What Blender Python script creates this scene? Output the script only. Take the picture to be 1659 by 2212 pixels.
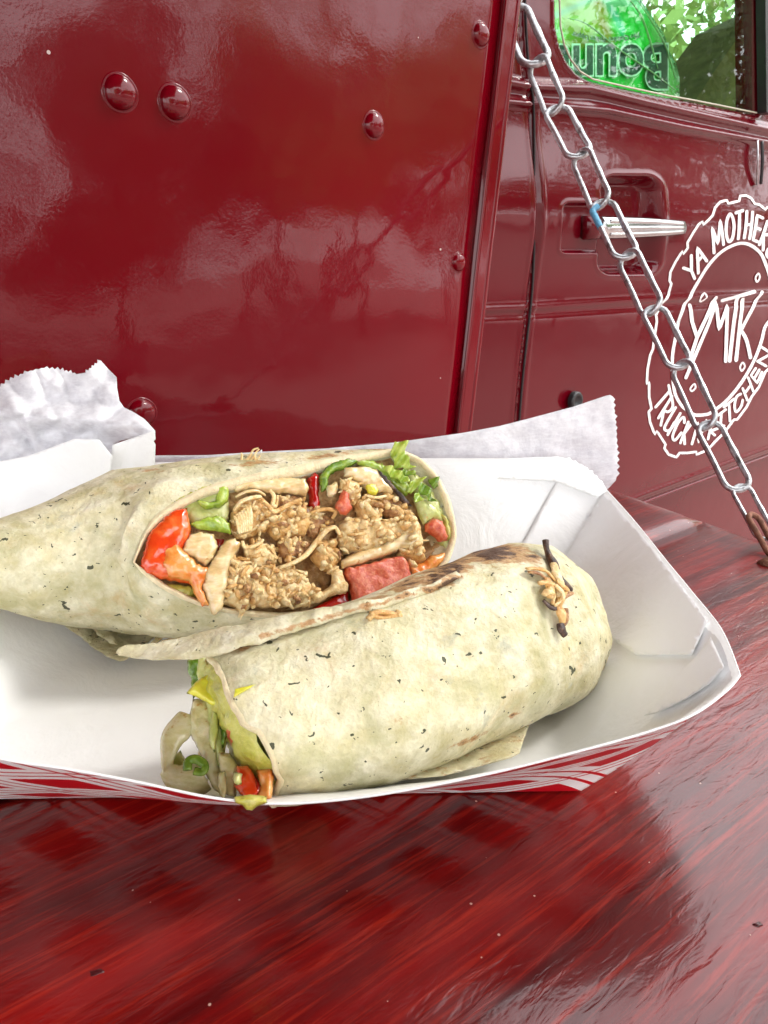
import bpy, math, random
import numpy as np
from mathutils import Vector, noise
from mathutils.geometry import delaunay_2d_cdt
R = math.radians
rnd = random.Random(7)
scene = bpy.context.scene
for o in list(bpy.data.objects): bpy.data.objects.remove(o)

# ---------------------------------------------------------------- camera
CAMH, PITCH, FOC, CX, CY = 0.15, R(18), 1680.0, 829.5, 1106.0
cam = bpy.data.cameras.new('camera'); camo = bpy.data.objects.new('camera', cam)
scene.collection.objects.link(camo); scene.camera = camo
camo.location = (0, 0, CAMH); camo.rotation_euler = (R(90) - PITCH, 0, 0)
cam.sensor_fit = 'AUTO'; cam.sensor_width = 36; cam.lens = 36 * FOC / 2212
cam.clip_start = 0.01; cam.clip_end = 600
cam.dof.use_dof = True; cam.dof.focus_distance = 0.28; cam.dof.aperture_fstop = 60

# ---------------------------------------------------------------- world, sun, exposure
SUN_EL, SUN_AZ = R(46), R(80)            # azimuth clockwise from +Y
world = bpy.data.worlds.new('World'); scene.world = world; world.use_nodes = True
wn = world.node_tree; wn.nodes.clear()
def wnode(t, **k):
    n = wn.nodes.new(t)
    for a, b in k.items(): setattr(n, a, b)
    return n
wo = wnode('ShaderNodeOutputWorld'); wb = wnode('ShaderNodeBackground')
sky = wnode('ShaderNodeTexSky', sky_type='NISHITA', sun_disc=False, sun_elevation=SUN_EL, sun_rotation=SUN_AZ)
tc = wnode('ShaderNodeTexCoord'); mp = wnode('ShaderNodeMapping')
mp.inputs['Scale'].default_value = (1, 1, 2.4); mp.inputs['Location'].default_value = (3.1, 0.4, 0.2)
nz = wnode('ShaderNodeTexNoise'); nz.inputs['Scale'].default_value = 1.7; nz.inputs['Detail'].default_value = 7; nz.inputs['Roughness'].default_value = 0.6
rp = wnode('ShaderNodeValToRGB'); rp.color_ramp.elements[0].position = 0.24; rp.color_ramp.elements[1].position = 0.46
mx = wnode('ShaderNodeMix', data_type='RGBA')
L = wn.links.new
L(tc.outputs['Generated'], mp.inputs['Vector']); L(mp.outputs[0], nz.inputs['Vector']); L(nz.outputs['Fac'], rp.inputs[0])
L(rp.outputs[0], mx.inputs[0]); L(sky.outputs[0], mx.inputs[6]); mx.inputs[7].default_value = (36.0, 36.0, 37.0, 1)
L(mx.outputs[2], wb.inputs[0]); wb.inputs[1].default_value = 0.10; L(wb.outputs[0], wo.inputs[0])
sd = bpy.data.lights.new('sun', 'SUN'); sd.energy = 1.5; sd.angle = R(11); sd.color = (1, 0.95, 0.88)
so = bpy.data.objects.new('sun', sd); scene.collection.objects.link(so)
sdir = Vector((math.sin(SUN_AZ) * math.cos(SUN_EL), math.cos(SUN_AZ) * math.cos(SUN_EL), math.sin(SUN_EL)))
so.rotation_euler = sdir.to_track_quat('Z', 'Y').to_euler()
vs = scene.view_settings; vs.view_transform = 'Standard'; vs.look = 'None'; vs.exposure = 0.2; vs.gamma = 1; vs.use_curve_mapping = False
scene.cycles.max_bounces = 8; scene.cycles.transparent_max_bounces = 12

# ---------------------------------------------------------------- survey helpers: a picture point on a given plane -> place in metres
CAMP = np.array([0, 0, CAMH]); FW = np.array([0, math.cos(PITCH), -math.sin(PITCH)]); UP = np.array([0, math.sin(PITCH), math.cos(PITCH)]); RT = np.array([1., 0, 0])
def ray(u, v): return FW + (u - CX) / FOC * RT - (v - CY) / FOC * UP
def Pd(u, v, d): return CAMP + ray(u, v) * d
def Pz(u, v, z=0.0):
    r = ray(u, v); return CAMP + r * ((z - CAMH) / r[2])
def Py(u, v, y):
    r = ray(u, v); return CAMP + r * (y / r[1])
def Ppl(u, v, n, c):
    r = ray(u, v); return CAMP + r * ((c - n @ CAMP) / (n @ r))
PA = math.atan2(2170, 1766)
PH = np.array([math.sin(PA), math.cos(PA), 0]); PN = np.array([math.cos(PA), -math.sin(PA), 0])   # along the truck, out of the truck
PC = -0.473                                                                                       # side panel plane
DC = PC - 0.085                                                                                   # cab door plane
def P_panel(u, v, off=0.0): return Ppl(u, v, PN, PC + off)
def P_door(u, v, off=0.0):
    p = Ppl(u, v, PN, DC); return p + PN * off
def P_off(u, v, d): return Ppl(u, v, PN, DC + d)
def sh(p): p = np.asarray(p); return float(p @ PH), float(p[2])       # plane coords
def from_sh(s, z, c): return PH * s + PN * c + np.array([0, 0, z])

def fnoise(p, s, seed=0.0): return noise.noise(Vector((p[0] * s + seed, p[1] * s - seed, p[2] * s + 2 * seed)))
def fbm(p, s, seed=0.0, o=4):
    a = 1; t = 0
    for i in range(o): t += a * fnoise(p, s, seed + i * 7.3); s *= 2.03; a *= .5
    return t
def sstep(x, a, b):
    t = min(1, max(0, (x - a) / (b - a))); return t * t * (3 - 2 * t)

# ---------------------------------------------------------------- objects
def empty(name, loc, label, cat, group=None):
    o = bpy.data.objects.new(name, None); scene.collection.objects.link(o); o.location = loc; o.empty_display_size = .02
    o['label'] = label; o['category'] = cat
    if group: o['group'] = group
    return o
def origin(o):
    v = np.zeros(3)
    while o is not None: v += np.array(o.location); o = o.parent
    return v
def mobj(name, V, F, mat, parent=None, smooth=True, label=None, cat=None, kind=None, group=None, attrs=None, uv=None):
    V = np.asarray(V, float)
    if parent is not None: V = V - origin(parent)
    me = bpy.data.meshes.new(name); me.from_pydata(V.tolist(), [], [list(map(int, f)) for f in F]); me.update()
    if smooth: me.polygons.foreach_set('use_smooth', [True] * len(me.polygons))
    if mat is not None: me.materials.append(mat)
    if attrs:
        for k, arr in attrs.items():
            arr = np.asarray(arr, float)
            if arr.ndim == 1:
                a = me.attributes.new(k, 'FLOAT', 'POINT'); a.data.foreach_set('value', arr.tolist())
            else:
                a = me.attributes.new(k, 'FLOAT_COLOR', 'POINT'); a.data.foreach_set('color', np.hstack([arr, np.ones((len(arr), 1))]).ravel().tolist())
    o = bpy.data.objects.new(name, me); scene.collection.objects.link(o)
    if parent is not None: o.parent = parent
    if label: o['label'] = label
    if cat: o['category'] = cat
    if kind: o['kind'] = kind
    if group: o['group'] = group
    return o
def join(parts):
    V = []; F = []; n = 0
    for v, f in parts:
        v = np.asarray(v); V.append(v); F += [[i + n for i in q] for q in f]; n += len(v)
    return np.vstack(V), F
def tube(pts, r, n=8, closed=False, cap=True, flat=1.0, ref=None):
    P = np.array([np.asarray(p, float) for p in pts]); m = len(P)
    rr = np.full(m, r) if np.isscalar(r) else np.asarray(r, float)
    T = np.zeros_like(P)
    for i in range(m):
        a = P[(i - 1) % m] if closed or i > 0 else P[i]; b = P[(i + 1) % m] if closed or i < m - 1 else P[i]
        t = b - a; T[i] = t / (np.linalg.norm(t) + 1e-12)
    up = np.array([0, 0, 1.0]) if ref is None else np.asarray(ref, float)
    if ref is None and abs(T[0] @ up) > .9: up = np.array([1., 0, 0])
    V = []; x = np.cross(T[0], up); x /= np.linalg.norm(x) + 1e-12
    for i in range(m):
        x = x - T[i] * (x @ T[i]); x /= np.linalg.norm(x) + 1e-12; y = np.cross(T[i], x)
        for k in range(n):
            a = 2 * math.pi * k / n; V.append(P[i] + rr[i] * (math.cos(a) * x + flat * math.sin(a) * y))
    F = []
    for i in range(m if closed else m - 1):
        j = (i + 1) % m
        for k in range(n):
            l = (k + 1) % n; F.append([i * n + k, i * n + l, j * n + l, j * n + k])
    if cap and not closed: F.append(list(range(n))[::-1]); F.append([(m - 1) * n + k for k in range(n)])
    return np.array(V), F
def catmull(pts, k=6, closed=False):
    P = [np.asarray(p, float) for p in pts]; n = len(P); out = []
    rng = n if closed else n - 1
    for i in range(rng):
        if closed: a, b, c, d = P[(i - 1) % n], P[i], P[(i + 1) % n], P[(i + 2) % n]
        else: a, b, c, d = P[max(i - 1, 0)], P[i], P[i + 1], P[min(i + 2, n - 1)]
        for j in range(k):
            t = j / k
            out.append(.5 * ((2 * b) + (c - a) * t + (2 * a - 5 * b + 4 * c - d) * t * t + (3 * b - a - 3 * c + d) * t ** 3))
    if not closed: out.append(P[-1])
    return out
def box(c, ax, ay, az, hx, hy, hz):
    c = np.asarray(c, float); V = []
    for i in (-1, 1):
        for j in (-1, 1):
            for k in (-1, 1): V.append(c + ax * hx * i + ay * hy * j + az * hz * k)
    return np.array(V), [[0, 1, 3, 2], [4, 6, 7, 5], [0, 4, 5, 1], [2, 3, 7, 6], [0, 2, 6, 4], [1, 5, 7, 3]]
Zv = np.array([0, 0, 1.0])
def densify(poly, step):
    out = []; n = len(poly)
    for i in range(n):
        a = np.array(poly[i], float); b = np.array(poly[(i + 1) % n], float); k = max(1, int(np.linalg.norm(b - a) / step))
        for j in range(k): out.append(a + (b - a) * j / k)
    return out
def inside(p, poly):
    x, y = p; c = False; n = len(poly); j = n - 1
    for i in range(n):
        xi, yi = poly[i]; xj, yj = poly[j]
        if (yi > y) != (yj > y) and x < (xj - xi) * (y - yi) / (yj - yi) + xi: c = not c
        j = i
    return c
def edist(p, B):
    return float(np.sqrt(((B - np.asarray(p)) ** 2).sum(1).min()))
def tri(poly, step, jitter=.25, bstep=None):
    """triangulate a picture polygon; returns 2-D points, triangles, boundary count"""
    B = densify(poly, bstep or step); pb = [tuple(b) for b in B]; Ba = np.array(B)
    x0, y0 = Ba.min(0); x1, y1 = Ba.max(0); pts = list(pb); y = y0 + step * .5; row = 0
    while y < y1:
        x = x0 + step * (.5 if row % 2 else .1)
        while x < x1:
            q = (x + rnd.uniform(-jitter, jitter) * step, y + rnd.uniform(-jitter, jitter) * step)
            if inside(q, pb) and edist(q, Ba) > step * .5: pts.append(q)
            x += step
        y += step * .87; row += 1
    nb = len(pb)
    r = delaunay_2d_cdt([Vector(p) for p in pts], [(i, (i + 1) % nb) for i in range(nb)], [], 1, 1e-6)
    V2 = [tuple(v) for v in r[0]]; F = [list(f) for f in r[2]]
    return V2, F, Ba
def boundary_edges(F):
    E = {}
    for f in F:
        for i in range(len(f)):
            a, b = f[i], f[(i + 1) % len(f)]; E[(a, b)] = 1
    return [(a, b) for (a, b) in E if (b, a) not in E]
def sheet(poly, step, pos, thick, away=None, bstep=None):
    """a thin sheet with thickness: pos(u,v)->3-D front surface"""
    V2, F, Ba = tri(poly, step, bstep=bstep)
    A = np.array([pos(*p) for p in V2]); n = len(A)
    if away is None:
        D = np.array([ray(*p) / np.linalg.norm(ray(*p)) for p in V2])
    else: D = np.tile(np.asarray(away, float), (n, 1))
    Bk = A + D * thick
    FF = [f for f in F] + [[i + n for i in f[::-1]] for f in F] + [[b, a, a + n, b + n] for a, b in boundary_edges(F)]
    return np.vstack([A, Bk]), FF, V2 + V2
def chunk(poly, step, pos, bulge, rpx, nrm, rough=0.0, nscale=300, back=.8, seed=0.0, rag=0.0):
    """solid lump whose outline is poly: pos(u,v)->3-D mid surface, swelling both ways along nrm"""
    if rag:
        q = densify(poly, max(step * .8, 2)); q = [np.array(p) + rag * np.array([noise.noise(Vector((p[0] * .12, p[1] * .12, seed + 9))), noise.noise(Vector((p[0] * .12, p[1] * .12, seed + 31)))]) * 2 for p in q]
        poly = [tuple(p) for p in q]
    V2, F, Ba = tri(poly, step); bd = set(a for e in boundary_edges(F) for a in e)
    front = []; backv = []; idx = {}
    for i, p in enumerate(V2):
        base = pos(*p)
        if i in bd: front.append(base); continue
        d = edist(p, Ba); t = min(1, d / rpx); h = math.sqrt(max(0, 1 - (1 - t) ** 2))
        front.append(base + nrm * (bulge * h + rough * fbm(base, nscale, seed) * min(1, t * 2)))
    n = len(V2); bk = []; m = n
    for i, p in enumerate(V2):
        if i in bd: idx[i] = i; continue
        idx[i] = m; m += 1; d = edist(p, Ba); t = min(1, d / rpx); h = math.sqrt(max(0, 1 - (1 - t) ** 2))
        bk.append(pos(*p) - nrm * bulge * back * h)
    V = np.array(front + bk)
    return V, F + [[idx[i] for i in f[::-1]] for f in F], V2

# ---------------------------------------------------------------- materials
def nmat(name):
    m = bpy.data.materials.new(name); m.use_nodes = True; nt = m.node_tree
    return m, nt, nt.nodes['Principled BSDF']
class G:
    def __init__(s, nt): s.nt = nt
    def n(s, t, ins=None, **k):
        q = s.nt.nodes.new(t)
        for a, b in k.items(): setattr(q, a, b)
        for a, b in (ins or {}).items():
            if hasattr(b, 'is_linked') or isinstance(b, bpy.types.NodeSocket): s.nt.links.new(b, q.inputs[a])
            else: q.inputs[a].default_value = b
        return q
    def obj(s, scale=(1, 1, 1), rot=(0, 0, 0), loc=(0, 0, 0)):
        c = s.n('ShaderNodeTexCoord'); m = s.n('ShaderNodeMapping', {'Vector': c.outputs['Object'], 'Scale': scale, 'Rotation': rot, 'Location': loc}); return m.outputs[0]
    def noise(s, vec, scale, detail=4, rough=.5, dist=0):
        return s.n('ShaderNodeTexNoise', {'Vector': vec, 'Scale': scale, 'Detail': detail, 'Roughness': rough, 'Distortion': dist}).outputs['Fac']
    def ramp(s, fac, stops, interp='LINEAR'):
        q = s.n('ShaderNodeValToRGB', {'Fac': fac}); cr = q.color_ramp; cr.interpolation = interp
        while len(cr.elements) < len(stops): cr.elements.new(.5)
        for e, (p, c) in zip(cr.elements, stops):
            e.position = p; e.color = (c, c, c, 1) if not hasattr(c, '__len__') else (*c, 1)
        return q.outputs['Color']
    def mix(s, f, a, b, mode='MIX'):
        q = s.n('ShaderNodeMix', data_type='RGBA', blend_type=mode)
        for i, x in ((0, f), (6, a), (7, b)):
            if isinstance(x, bpy.types.NodeSocket): s.nt.links.new(x, q.inputs[i])
            else: q.inputs[i].default_value = x if i == 0 else (*x, 1)
        return q.outputs[2]
    def math(s, op, a, b=0.0, c=None, clamp=False):
        q = s.n('ShaderNodeMath', operation=op, use_clamp=clamp)
        for i, x in enumerate((a, b) if c is None else (a, b, c)):
            if isinstance(x, bpy.types.NodeSocket): s.nt.links.new(x, q.inputs[i])
            else: q.inputs[i].default_value = x
        return q.outputs[0]
    def bump(s, h, strength=.3, dist=.001, nrm=None):
        q = s.n('ShaderNodeBump', {'Height': h, 'Strength': strength, 'Distance': dist})
        if nrm is not None: s.nt.links.new(nrm, q.inputs['Normal'])
        return q.outputs[0]
    def attr(s, name): return s.n('ShaderNodeAttribute', attribute_name=name)
def setp(b, nt, **k):
    for a, v in k.items():
        a = {'base': 'Base Color', 'rough': 'Roughness', 'metal': 'Metallic', 'nrm': 'Normal', 'coat': 'Coat Weight', 'coatr': 'Coat Roughness', 'coatn': 'Coat Normal', 'sss': 'Subsurface Weight', 'sssr': 'Subsurface Radius', 'ssss': 'Subsurface Scale', 'trans': 'Transmission Weight', 'spec': 'Specular IOR Level', 'ior': 'IOR', 'alpha': 'Alpha'}[a]
        if isinstance(v, bpy.types.NodeSocket): nt.links.new(v, b.inputs[a])
        else: b.inputs[a].default_value = (*v, 1) if hasattr(v, '__len__') and len(v) == 3 and a != 'Subsurface Radius' else v
def simple(name, col, rough=.5, var=.12, vs=150, bump=.2, bs=400, bd=.0006, metal=0, coat=0, sss=0, spec=.5):
    m, nt, b = nmat(name); g = G(nt); v = g.obj()
    n = g.noise(v, vs, 5, .6); c = g.mix(g.ramp(n, [(.3, 0), (.7, 1)]), tuple(x * (1 - var) for x in col), tuple(min(1, x * (1 + var)) for x in col))
    setp(b, nt, base=c, rough=rough, metal=metal, coat=coat, spec=spec, nrm=g.bump(g.noise(v, bs, 5, .6), bump, bd))
    if sss: setp(b, nt, sss=sss, sssr=(1, .45, .25), ssss=.004)
    return m

def mat_paint(name, col, peel=.05, rough=.16, specks=True):
    m, nt, b = nmat(name); g = G(nt); v = g.obj()
    big = g.noise(v, 3.0, 3); c = g.mix(g.ramp(big, [(.35, 0), (.65, 1)]), tuple(x * .88 for x in col), tuple(x * 1.1 for x in col))
    if specks:
        vor = g.n('ShaderNodeTexVoronoi', {'Vector': v, 'Scale': 45.0, 'Randomness': 1.0}); d = vor.outputs['Distance']
        sp = g.math('MULTIPLY', g.math('LESS_THAN', d, .045), g.math('GREATER_THAN', g.n('ShaderNodeSeparateColor', {0: vor.outputs['Color']}).outputs[0], .8))
        c = g.mix(sp, c, (.55, .45, .42))
    p1 = g.noise(v, 420, 2); p2 = g.noise(v, 9, 3)
    h = g.math('ADD', g.math('MULTIPLY', p1, peel), g.math('MULTIPLY', p2, 1.0))
    setp(b, nt, base=c, rough=rough + .15, spec=.1, coat=.58, coatr=rough * .55, nrm=g.bump(h, .35, .004), coatn=g.bump(h, .35, .004))
    b.inputs['Coat IOR'].default_value = 1.5
    return m
M_panel = mat_paint('panel_paint', (.140, .0004, .0050), .018, .05)
M_cab = mat_paint('cab_paint', (.095, .0008, .005), .006, .035, False)
M_chrome = simple('chrome', (.50, .51, .51), .16, .05, 200, .1, 300, .0003, metal=1)
M_black = simple('black_rubber', (.012, .013, .014), .4)
M_dark = simple('dark_gap', (.01, .005, .005), .7)

def mat_steel():
    m, nt, b = nmat('galvanised_steel'); g = G(nt); v = g.obj()
    n = g.noise(v, 260, 5, .65); c = g.mix(g.ramp(n, [(.3, 0), (.7, 1)]), (.34, .36, .37), (.66, .68, .69))
    dk = g.ramp(g.noise(v, 120, 6, .7), [(.54, 0), (.66, 1)]); c = g.mix(dk, c, (.16, .15, .145))
    setp(b, nt, base=c, metal=.85, rough=g.ramp(n, [(.2, .28), (.8, .5)]), nrm=g.bump(g.noise(v, 500, 5, .6), .35, .0006)); return m
M_steel = mat_steel()
M_bluelink = simple('blue_paint', (.10, .33, .50), .45, .25, 300, .3)
M_rust = simple('rusty_iron', (.20, .085, .05), .75, .5, 300, .8, 500, .001, metal=.3)
M_white = simple('white_sign_paint', (.82, .80, .78), .35, .03)

def mat_wood():
    m, nt, b = nmat('painted_wood'); g = G(nt)
    ang = math.atan2(PH[1], PH[0])
    c0 = g.n('ShaderNodeTexCoord').outputs['Object']
    rot = g.n('ShaderNodeVectorRotate', {'Vector': c0, 'Angle': -ang}, rotation_type='Z_AXIS').outputs[0]
    def st(sx, sy): return g.n('ShaderNodeMapping', {'Vector': rot, 'Scale': (sx, sy, 1)}).outputs[0]
    wide = g.noise(st(2.2, 26), 1.0, 4, .6, .6); fine = g.noise(st(14, 330), 1.0, 6, .75, .3); mid = g.noise(st(7, 90), 1.0, 4, .6, .5)
    c = g.mix(g.ramp(wide, [(.3, 0), (.72, 1)]), (.050, .0005, .0010), (.26, .004, .0025))
    c = g.mix(g.math('MULTIPLY', g.ramp(mid, [(.42, 0), (.66, 1)]), .7), c, (.030, .0005, .0010))
    c = g.mix(g.math('MULTIPLY', g.ramp(fine, [(.50, 0), (.66, 1)]), .5), c, (.40, .025, .010))
    vor = g.n('ShaderNodeTexVoronoi', {'Vector': c0, 'Scale': 190.0}); sp = g.math('MULTIPLY', g.math('LESS_THAN', vor.outputs['Distance'], .065), g.math('GREATER_THAN', g.n('ShaderNodeSeparateColor', {0: vor.outputs['Color']}).outputs[0], .74))
    c = g.mix(g.math('MULTIPLY', sp, .8), c, (.55, .35, .28))
    pits = g.ramp(g.noise(st(70, 260), 1.0, 3, .55, .6), [(.44, 0), (.70, 1)])
    h = g.math('ADD', g.math('MULTIPLY', wide, .9), g.math('MULTIPLY', mid, .30)); h = g.math('ADD', h, g.math('MULTIPLY', fine, .05)); h = g.math('SUBTRACT', h, g.math('MULTIPLY', pits, .24))
    nr = g.bump(h, .38, .0009)
    rr = g.ramp(g.noise(st(20, 60), 1.0, 4, .6), [(.35, .13), (.7, .24)])
    setp(b, nt, base=c, rough=.35, spec=.15, coat=.8, coatr=rr, nrm=nr, coatn=nr); return m
M_wood = mat_wood()

def mat_paper(name, thin=False):
    m, nt, b = nmat(name); g = G(nt); v = g.obj()
    n = g.noise(v, 130, 6, .65); n2 = g.noise(g.obj((1, 1, 3.5), (0, .5, .3)), 260, 4, .6)
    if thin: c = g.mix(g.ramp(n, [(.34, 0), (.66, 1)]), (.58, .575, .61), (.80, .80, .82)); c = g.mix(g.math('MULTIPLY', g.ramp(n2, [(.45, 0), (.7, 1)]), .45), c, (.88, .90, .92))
    else: c = g.mix(g.ramp(g.noise(v, 18, 4), [(.3, 0), (.7, 1)]), (.89, .90, .895), (.93, .94, .94))
    setp(b, nt, base=c, rough=.42, spec=.35, nrm=g.bump(g.math('ADD', g.math('MULTIPLY', g.noise(v, 30, 5, .6, .8), 1.0), g.math('MULTIPLY', n, .12)), .5 if not thin else .5, .003))
    return m
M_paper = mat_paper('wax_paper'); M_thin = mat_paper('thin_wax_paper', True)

def mat_tray():
    m, nt, b = nmat('checked_board'); g = G(nt)
    uv = g.attr('wall'); s = g.n('ShaderNodeSeparateXYZ', {0: uv.outputs['Vector']})
    x, t = s.outputs[0], s.outputs[1]
    a = g.math('ADD', g.math('MULTIPLY', x, 21.0), g.math('MULTIPLY', t, 2.3)); c_ = g.math('SUBTRACT', g.math('MULTIPLY', x, 15.0), g.math('MULTIPLY', t, 2.0))
    fa = g.math('FRACT', a); fb = g.math('FRACT', c_)
    big = g.math('MULTIPLY', g.math('LESS_THAN', fa, .56), g.math('LESS_THAN', fb, .56))
    def line(f, p): return g.math('LESS_THAN', g.math('ABSOLUTE', g.math('SUBTRACT', f, p)), .022)
    ln = g.math('MAXIMUM', g.math('MAXIMUM', line(fa, .70), line(fa, .86)), g.math('MAXIMUM', line(fb, .70), line(fb, .86)))
    f = g.math('MAXIMUM', big, ln)
    c = g.mix(f, (.82, .80, .77), (.52, .004, .012))
    setp(b, nt, base=c, rough=.38, nrm=g.bump(g.noise(g.obj(), 300, 3), .08, .0005)); return m
M_tray = mat_tray(); M_board = simple('white_board', (.84, .84, .82), .45, .03)

def mat_tortilla(name='tortilla_skin', inner=False):
    m, nt, b = nmat(name); g = G(nt); v = g.obj()
    warp = g.n('ShaderNodeTexNoise', {'Vector': v, 'Scale': 260.0, 'Detail': 3.0}).outputs['Color']
    vw = g.n('ShaderNodeVectorMath', {0: v, 1: g.n('ShaderNodeVectorMath', {0: warp, 1: (.007, .007, .007)}, operation='MULTIPLY').outputs[0]}, operation='ADD').outputs[0]
    n1 = g.noise(v, 38, 4, .55, .4); n2 = g.noise(v, 120, 5, .6); n3 = g.noise(v, 520, 4, .6)
    c = g.mix(g.ramp(n1, [(.32, 0), (.68, 1)]), (.43, .38, .18), (.74, .67, .41))
    c = g.mix(g.math('MULTIPLY', g.ramp(n2, [(.36, 0), (.74, 1)]), .75), c, (.92, .89, .72))
    c = g.mix(g.math('MULTIPLY', g.ramp(n3, [(.40, 1), (.60, 0)]), .22), c, (.40, .36, .20))
    c = g.mix(g.math('MULTIPLY', g.ramp(g.noise(g.obj(loc=(7, 3, 5)), 60, 6, .7, .3), [(.58, 0), (.70, 1)]), .45), c, (.62, .42, .20))
    c = g.mix(g.math('MULTIPLY', g.ramp(g.noise(g.obj(loc=(3, 1, 2)), 55, 5, .6, .8), [(.50, 0), (.64, 1)]), .50), c, (.37, .36, .17))
    c = g.mix(g.math('MULTIPLY', g.ramp(g.noise(g.obj(loc=(1, 5, 2)), 95, 5, .65, .5), [(.60, 0), (.72, 1)]), .55), c, (.34, .37, .30))
    # herb flecks
    for sc, th, rare, seed in ((150, .22, .42, 0), (75, .14, .46, 4), (310, .21, .55, 9)):
        vv = g.n('ShaderNodeMapping', {'Vector': vw, 'Location': (seed, seed, 1), 'Scale': (1, 2.1, 1.3), 'Rotation': (.4 + seed, .7, .2)}).outputs[0]
        vor = g.n('ShaderNodeTexVoronoi', {'Vector': vv, 'Scale': float(sc)}); rn = g.n('ShaderNodeSeparateColor', {0: vor.outputs['Color']})
        rare2 = g.math('GREATER_THAN', rn.outputs[0], rare); thr = g.math('MULTIPLY', rn.outputs[1], th)
        fl = g.math('MULTIPLY', g.math('LESS_THAN', vor.outputs['Distance'], thr), rare2)
        c = g.mix(g.math('MULTIPLY', fl, .93), c, (.028, .035, .012))
    # toasting
    ta = g.attr('toast').outputs['Fac']; pn = g.noise(g.n('ShaderNodeMapping', {'Vector': v, 'Rotation': (0, 0, .5), 'Scale': (1, 2.2, 1.5)}).outputs[0], 190, 6, .7)
    tf = g.math('MULTIPLY', ta, 1.0); k = g.math('SUBTRACT', g.math('ADD', pn, g.math('MULTIPLY', tf, .55)), .72)
    f1 = g.math('MULTIPLY', k, 9.0, clamp=True); f2 = g.math('MULTIPLY', g.math('SUBTRACT', k, .17), 9.0, clamp=True)
    c = g.mix(g.math('MULTIPLY', f1, .8), c, (.42, .20, .06)); c = g.mix(g.math('MULTIPLY', f2, .9), c, (.05, .022, .012))
    h = g.math('ADD', g.math('MULTIPLY', n3, .25), g.math('ADD', g.math('MULTIPLY', n2, .5), g.math('MULTIPLY', n1, .9)))
    setp(b, nt, base=c, rough=.52, spec=.4, sss=.12, sssr=(1, .6, .3), ssss=.003, nrm=g.bump(h, 1.0, .0024)); return m
M_tort = mat_tortilla()
M_tedge = simple('cut_tortilla_edge', (.76, .64, .40), .55, .15, 260, .7, 700, .001, sss=.15)

def mat_food(name, cols, scale=300, rough=.35, bump=.6, bd=.001, sss=.2, spots=None, coat=.15, stretch=(1, 1, 1)):
    m, nt, b = nmat(name); g = G(nt); v = g.obj(stretch, (.3, .5, .2)); n = g.noise(v, scale, 5, .62, .3); k = len(cols)
    c = g.ramp(n, [(.30 + .40 * i / max(1, k - 1), cc) for i, cc in enumerate(cols)])
    if spots:
        sp = g.ramp(g.noise(g.obj(loc=(2, 3, 4)), spots[1], 5, .7), [(spots[2], 0), (spots[2] + .06, 1)]); c = g.mix(g.math('MULTIPLY', sp, .85), c, spots[0])
    setp(b, nt, base=c, rough=rough, sss=sss, sssr=(1, .5, .25), ssss=.003, coat=coat, coatr=.15, nrm=g.bump(g.math('ADD', n, g.math('MULTIPLY', g.noise(v, scale * 3, 4, .6), .4)), bump, bd)); return m
M_chick = mat_food('cooked_chicken', [(.50, .22, .05), (.74, .44, .15), (.88, .62, .30)], 330, .38, .9, .0016, .15, ((.16, .05, .015), 260, .72))
M_chick2 = mat_food('pale_chicken', [(.70, .40, .13), (.88, .64, .30), (.95, .80, .50)], 420, .4, .9, .0013, .15, ((.40, .18, .06), 340, .72))
M_brown = mat_food('browned_meat', [(.12, .04, .015), (.42, .20, .07), (.70, .44, .19)], 330, .35, 1, .0016, .1)
M_tom = mat_food('tomato_flesh', [(.48, .05, .02), (.62, .12, .05), (.74, .26, .13)], 600, .35, .6, .0007, .2, None, .25)
M_tomskin = mat_food('tomato_skin', [(.60, .012, .004), (.70, .06, .008), (.78, .26, .05)], 60, .15, .2, .001, .3, None, .8)
M_orange = mat_food('juicy_flesh', [(.66, .12, .01), (.74, .27, .05), (.78, .45, .16)], 160, .2, .6, .001, .3, None, .6)
M_redpep = mat_food('red_pepper', [(.30, .003, .003), (.50, .012, .006)], 100, .15, .2, .001, .2, None, .8)
M_lett = mat_food('lettuce', [(.16, .28, .02), (.34, .46, .05), (.55, .64, .16)], 150, .25, .7, .0012, .3, None, .5)
M_lettp = mat_food('pale_lettuce', [(.34, .38, .08), (.52, .55, .18), (.68, .70, .36)], 130, .3, .6, .001, .3, ((.55, .38, .12), 200, .62), .4)
M_lettd = mat_food('dark_lettuce', [(.05, .12, .01), (.14, .26, .02), (.30, .42, .05)], 200, .25, .8, .0012, .2, None, .5)
M_yell = mat_food('yellow_lettuce', [(.52, .50, .02), (.72, .68, .06), (.80, .78, .20)], 120, .25, .5, .001, .3, None, .5)
M_guac = mat_food('guacamole', [(.34, .32, .03), (.50, .48, .08), (.62, .58, .18)], 220, .3, .8, .0012, .3, None, .5)
M_onion = mat_food('cooked_onion', [(.56, .36, .14), (.74, .56, .28), (.84, .74, .48)], 110, .18, .35, .0008, .35, ((.50, .22, .05), 220, .64), .7, (1, 1, 3))
M_onionp = mat_food('pale_onion', [(.48, .42, .14), (.66, .60, .32), (.80, .74, .52)], 120, .2, .5, .001, .3, ((.46, .26, .06), 240, .60), .6, (1, 1, 2))
M_char = mat_food('charred_meat', [(.012, .006, .004), (.05, .02, .01), (.2, .09, .03)], 300, .4, 1, .001, 0)
M_fill = mat_food('tan_filling', [(.22, .09, .03), (.48, .28, .10), (.66, .46, .22)], 260, .4, 1, .002, .1)  # brownish tan base colour of the packed filling
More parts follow.
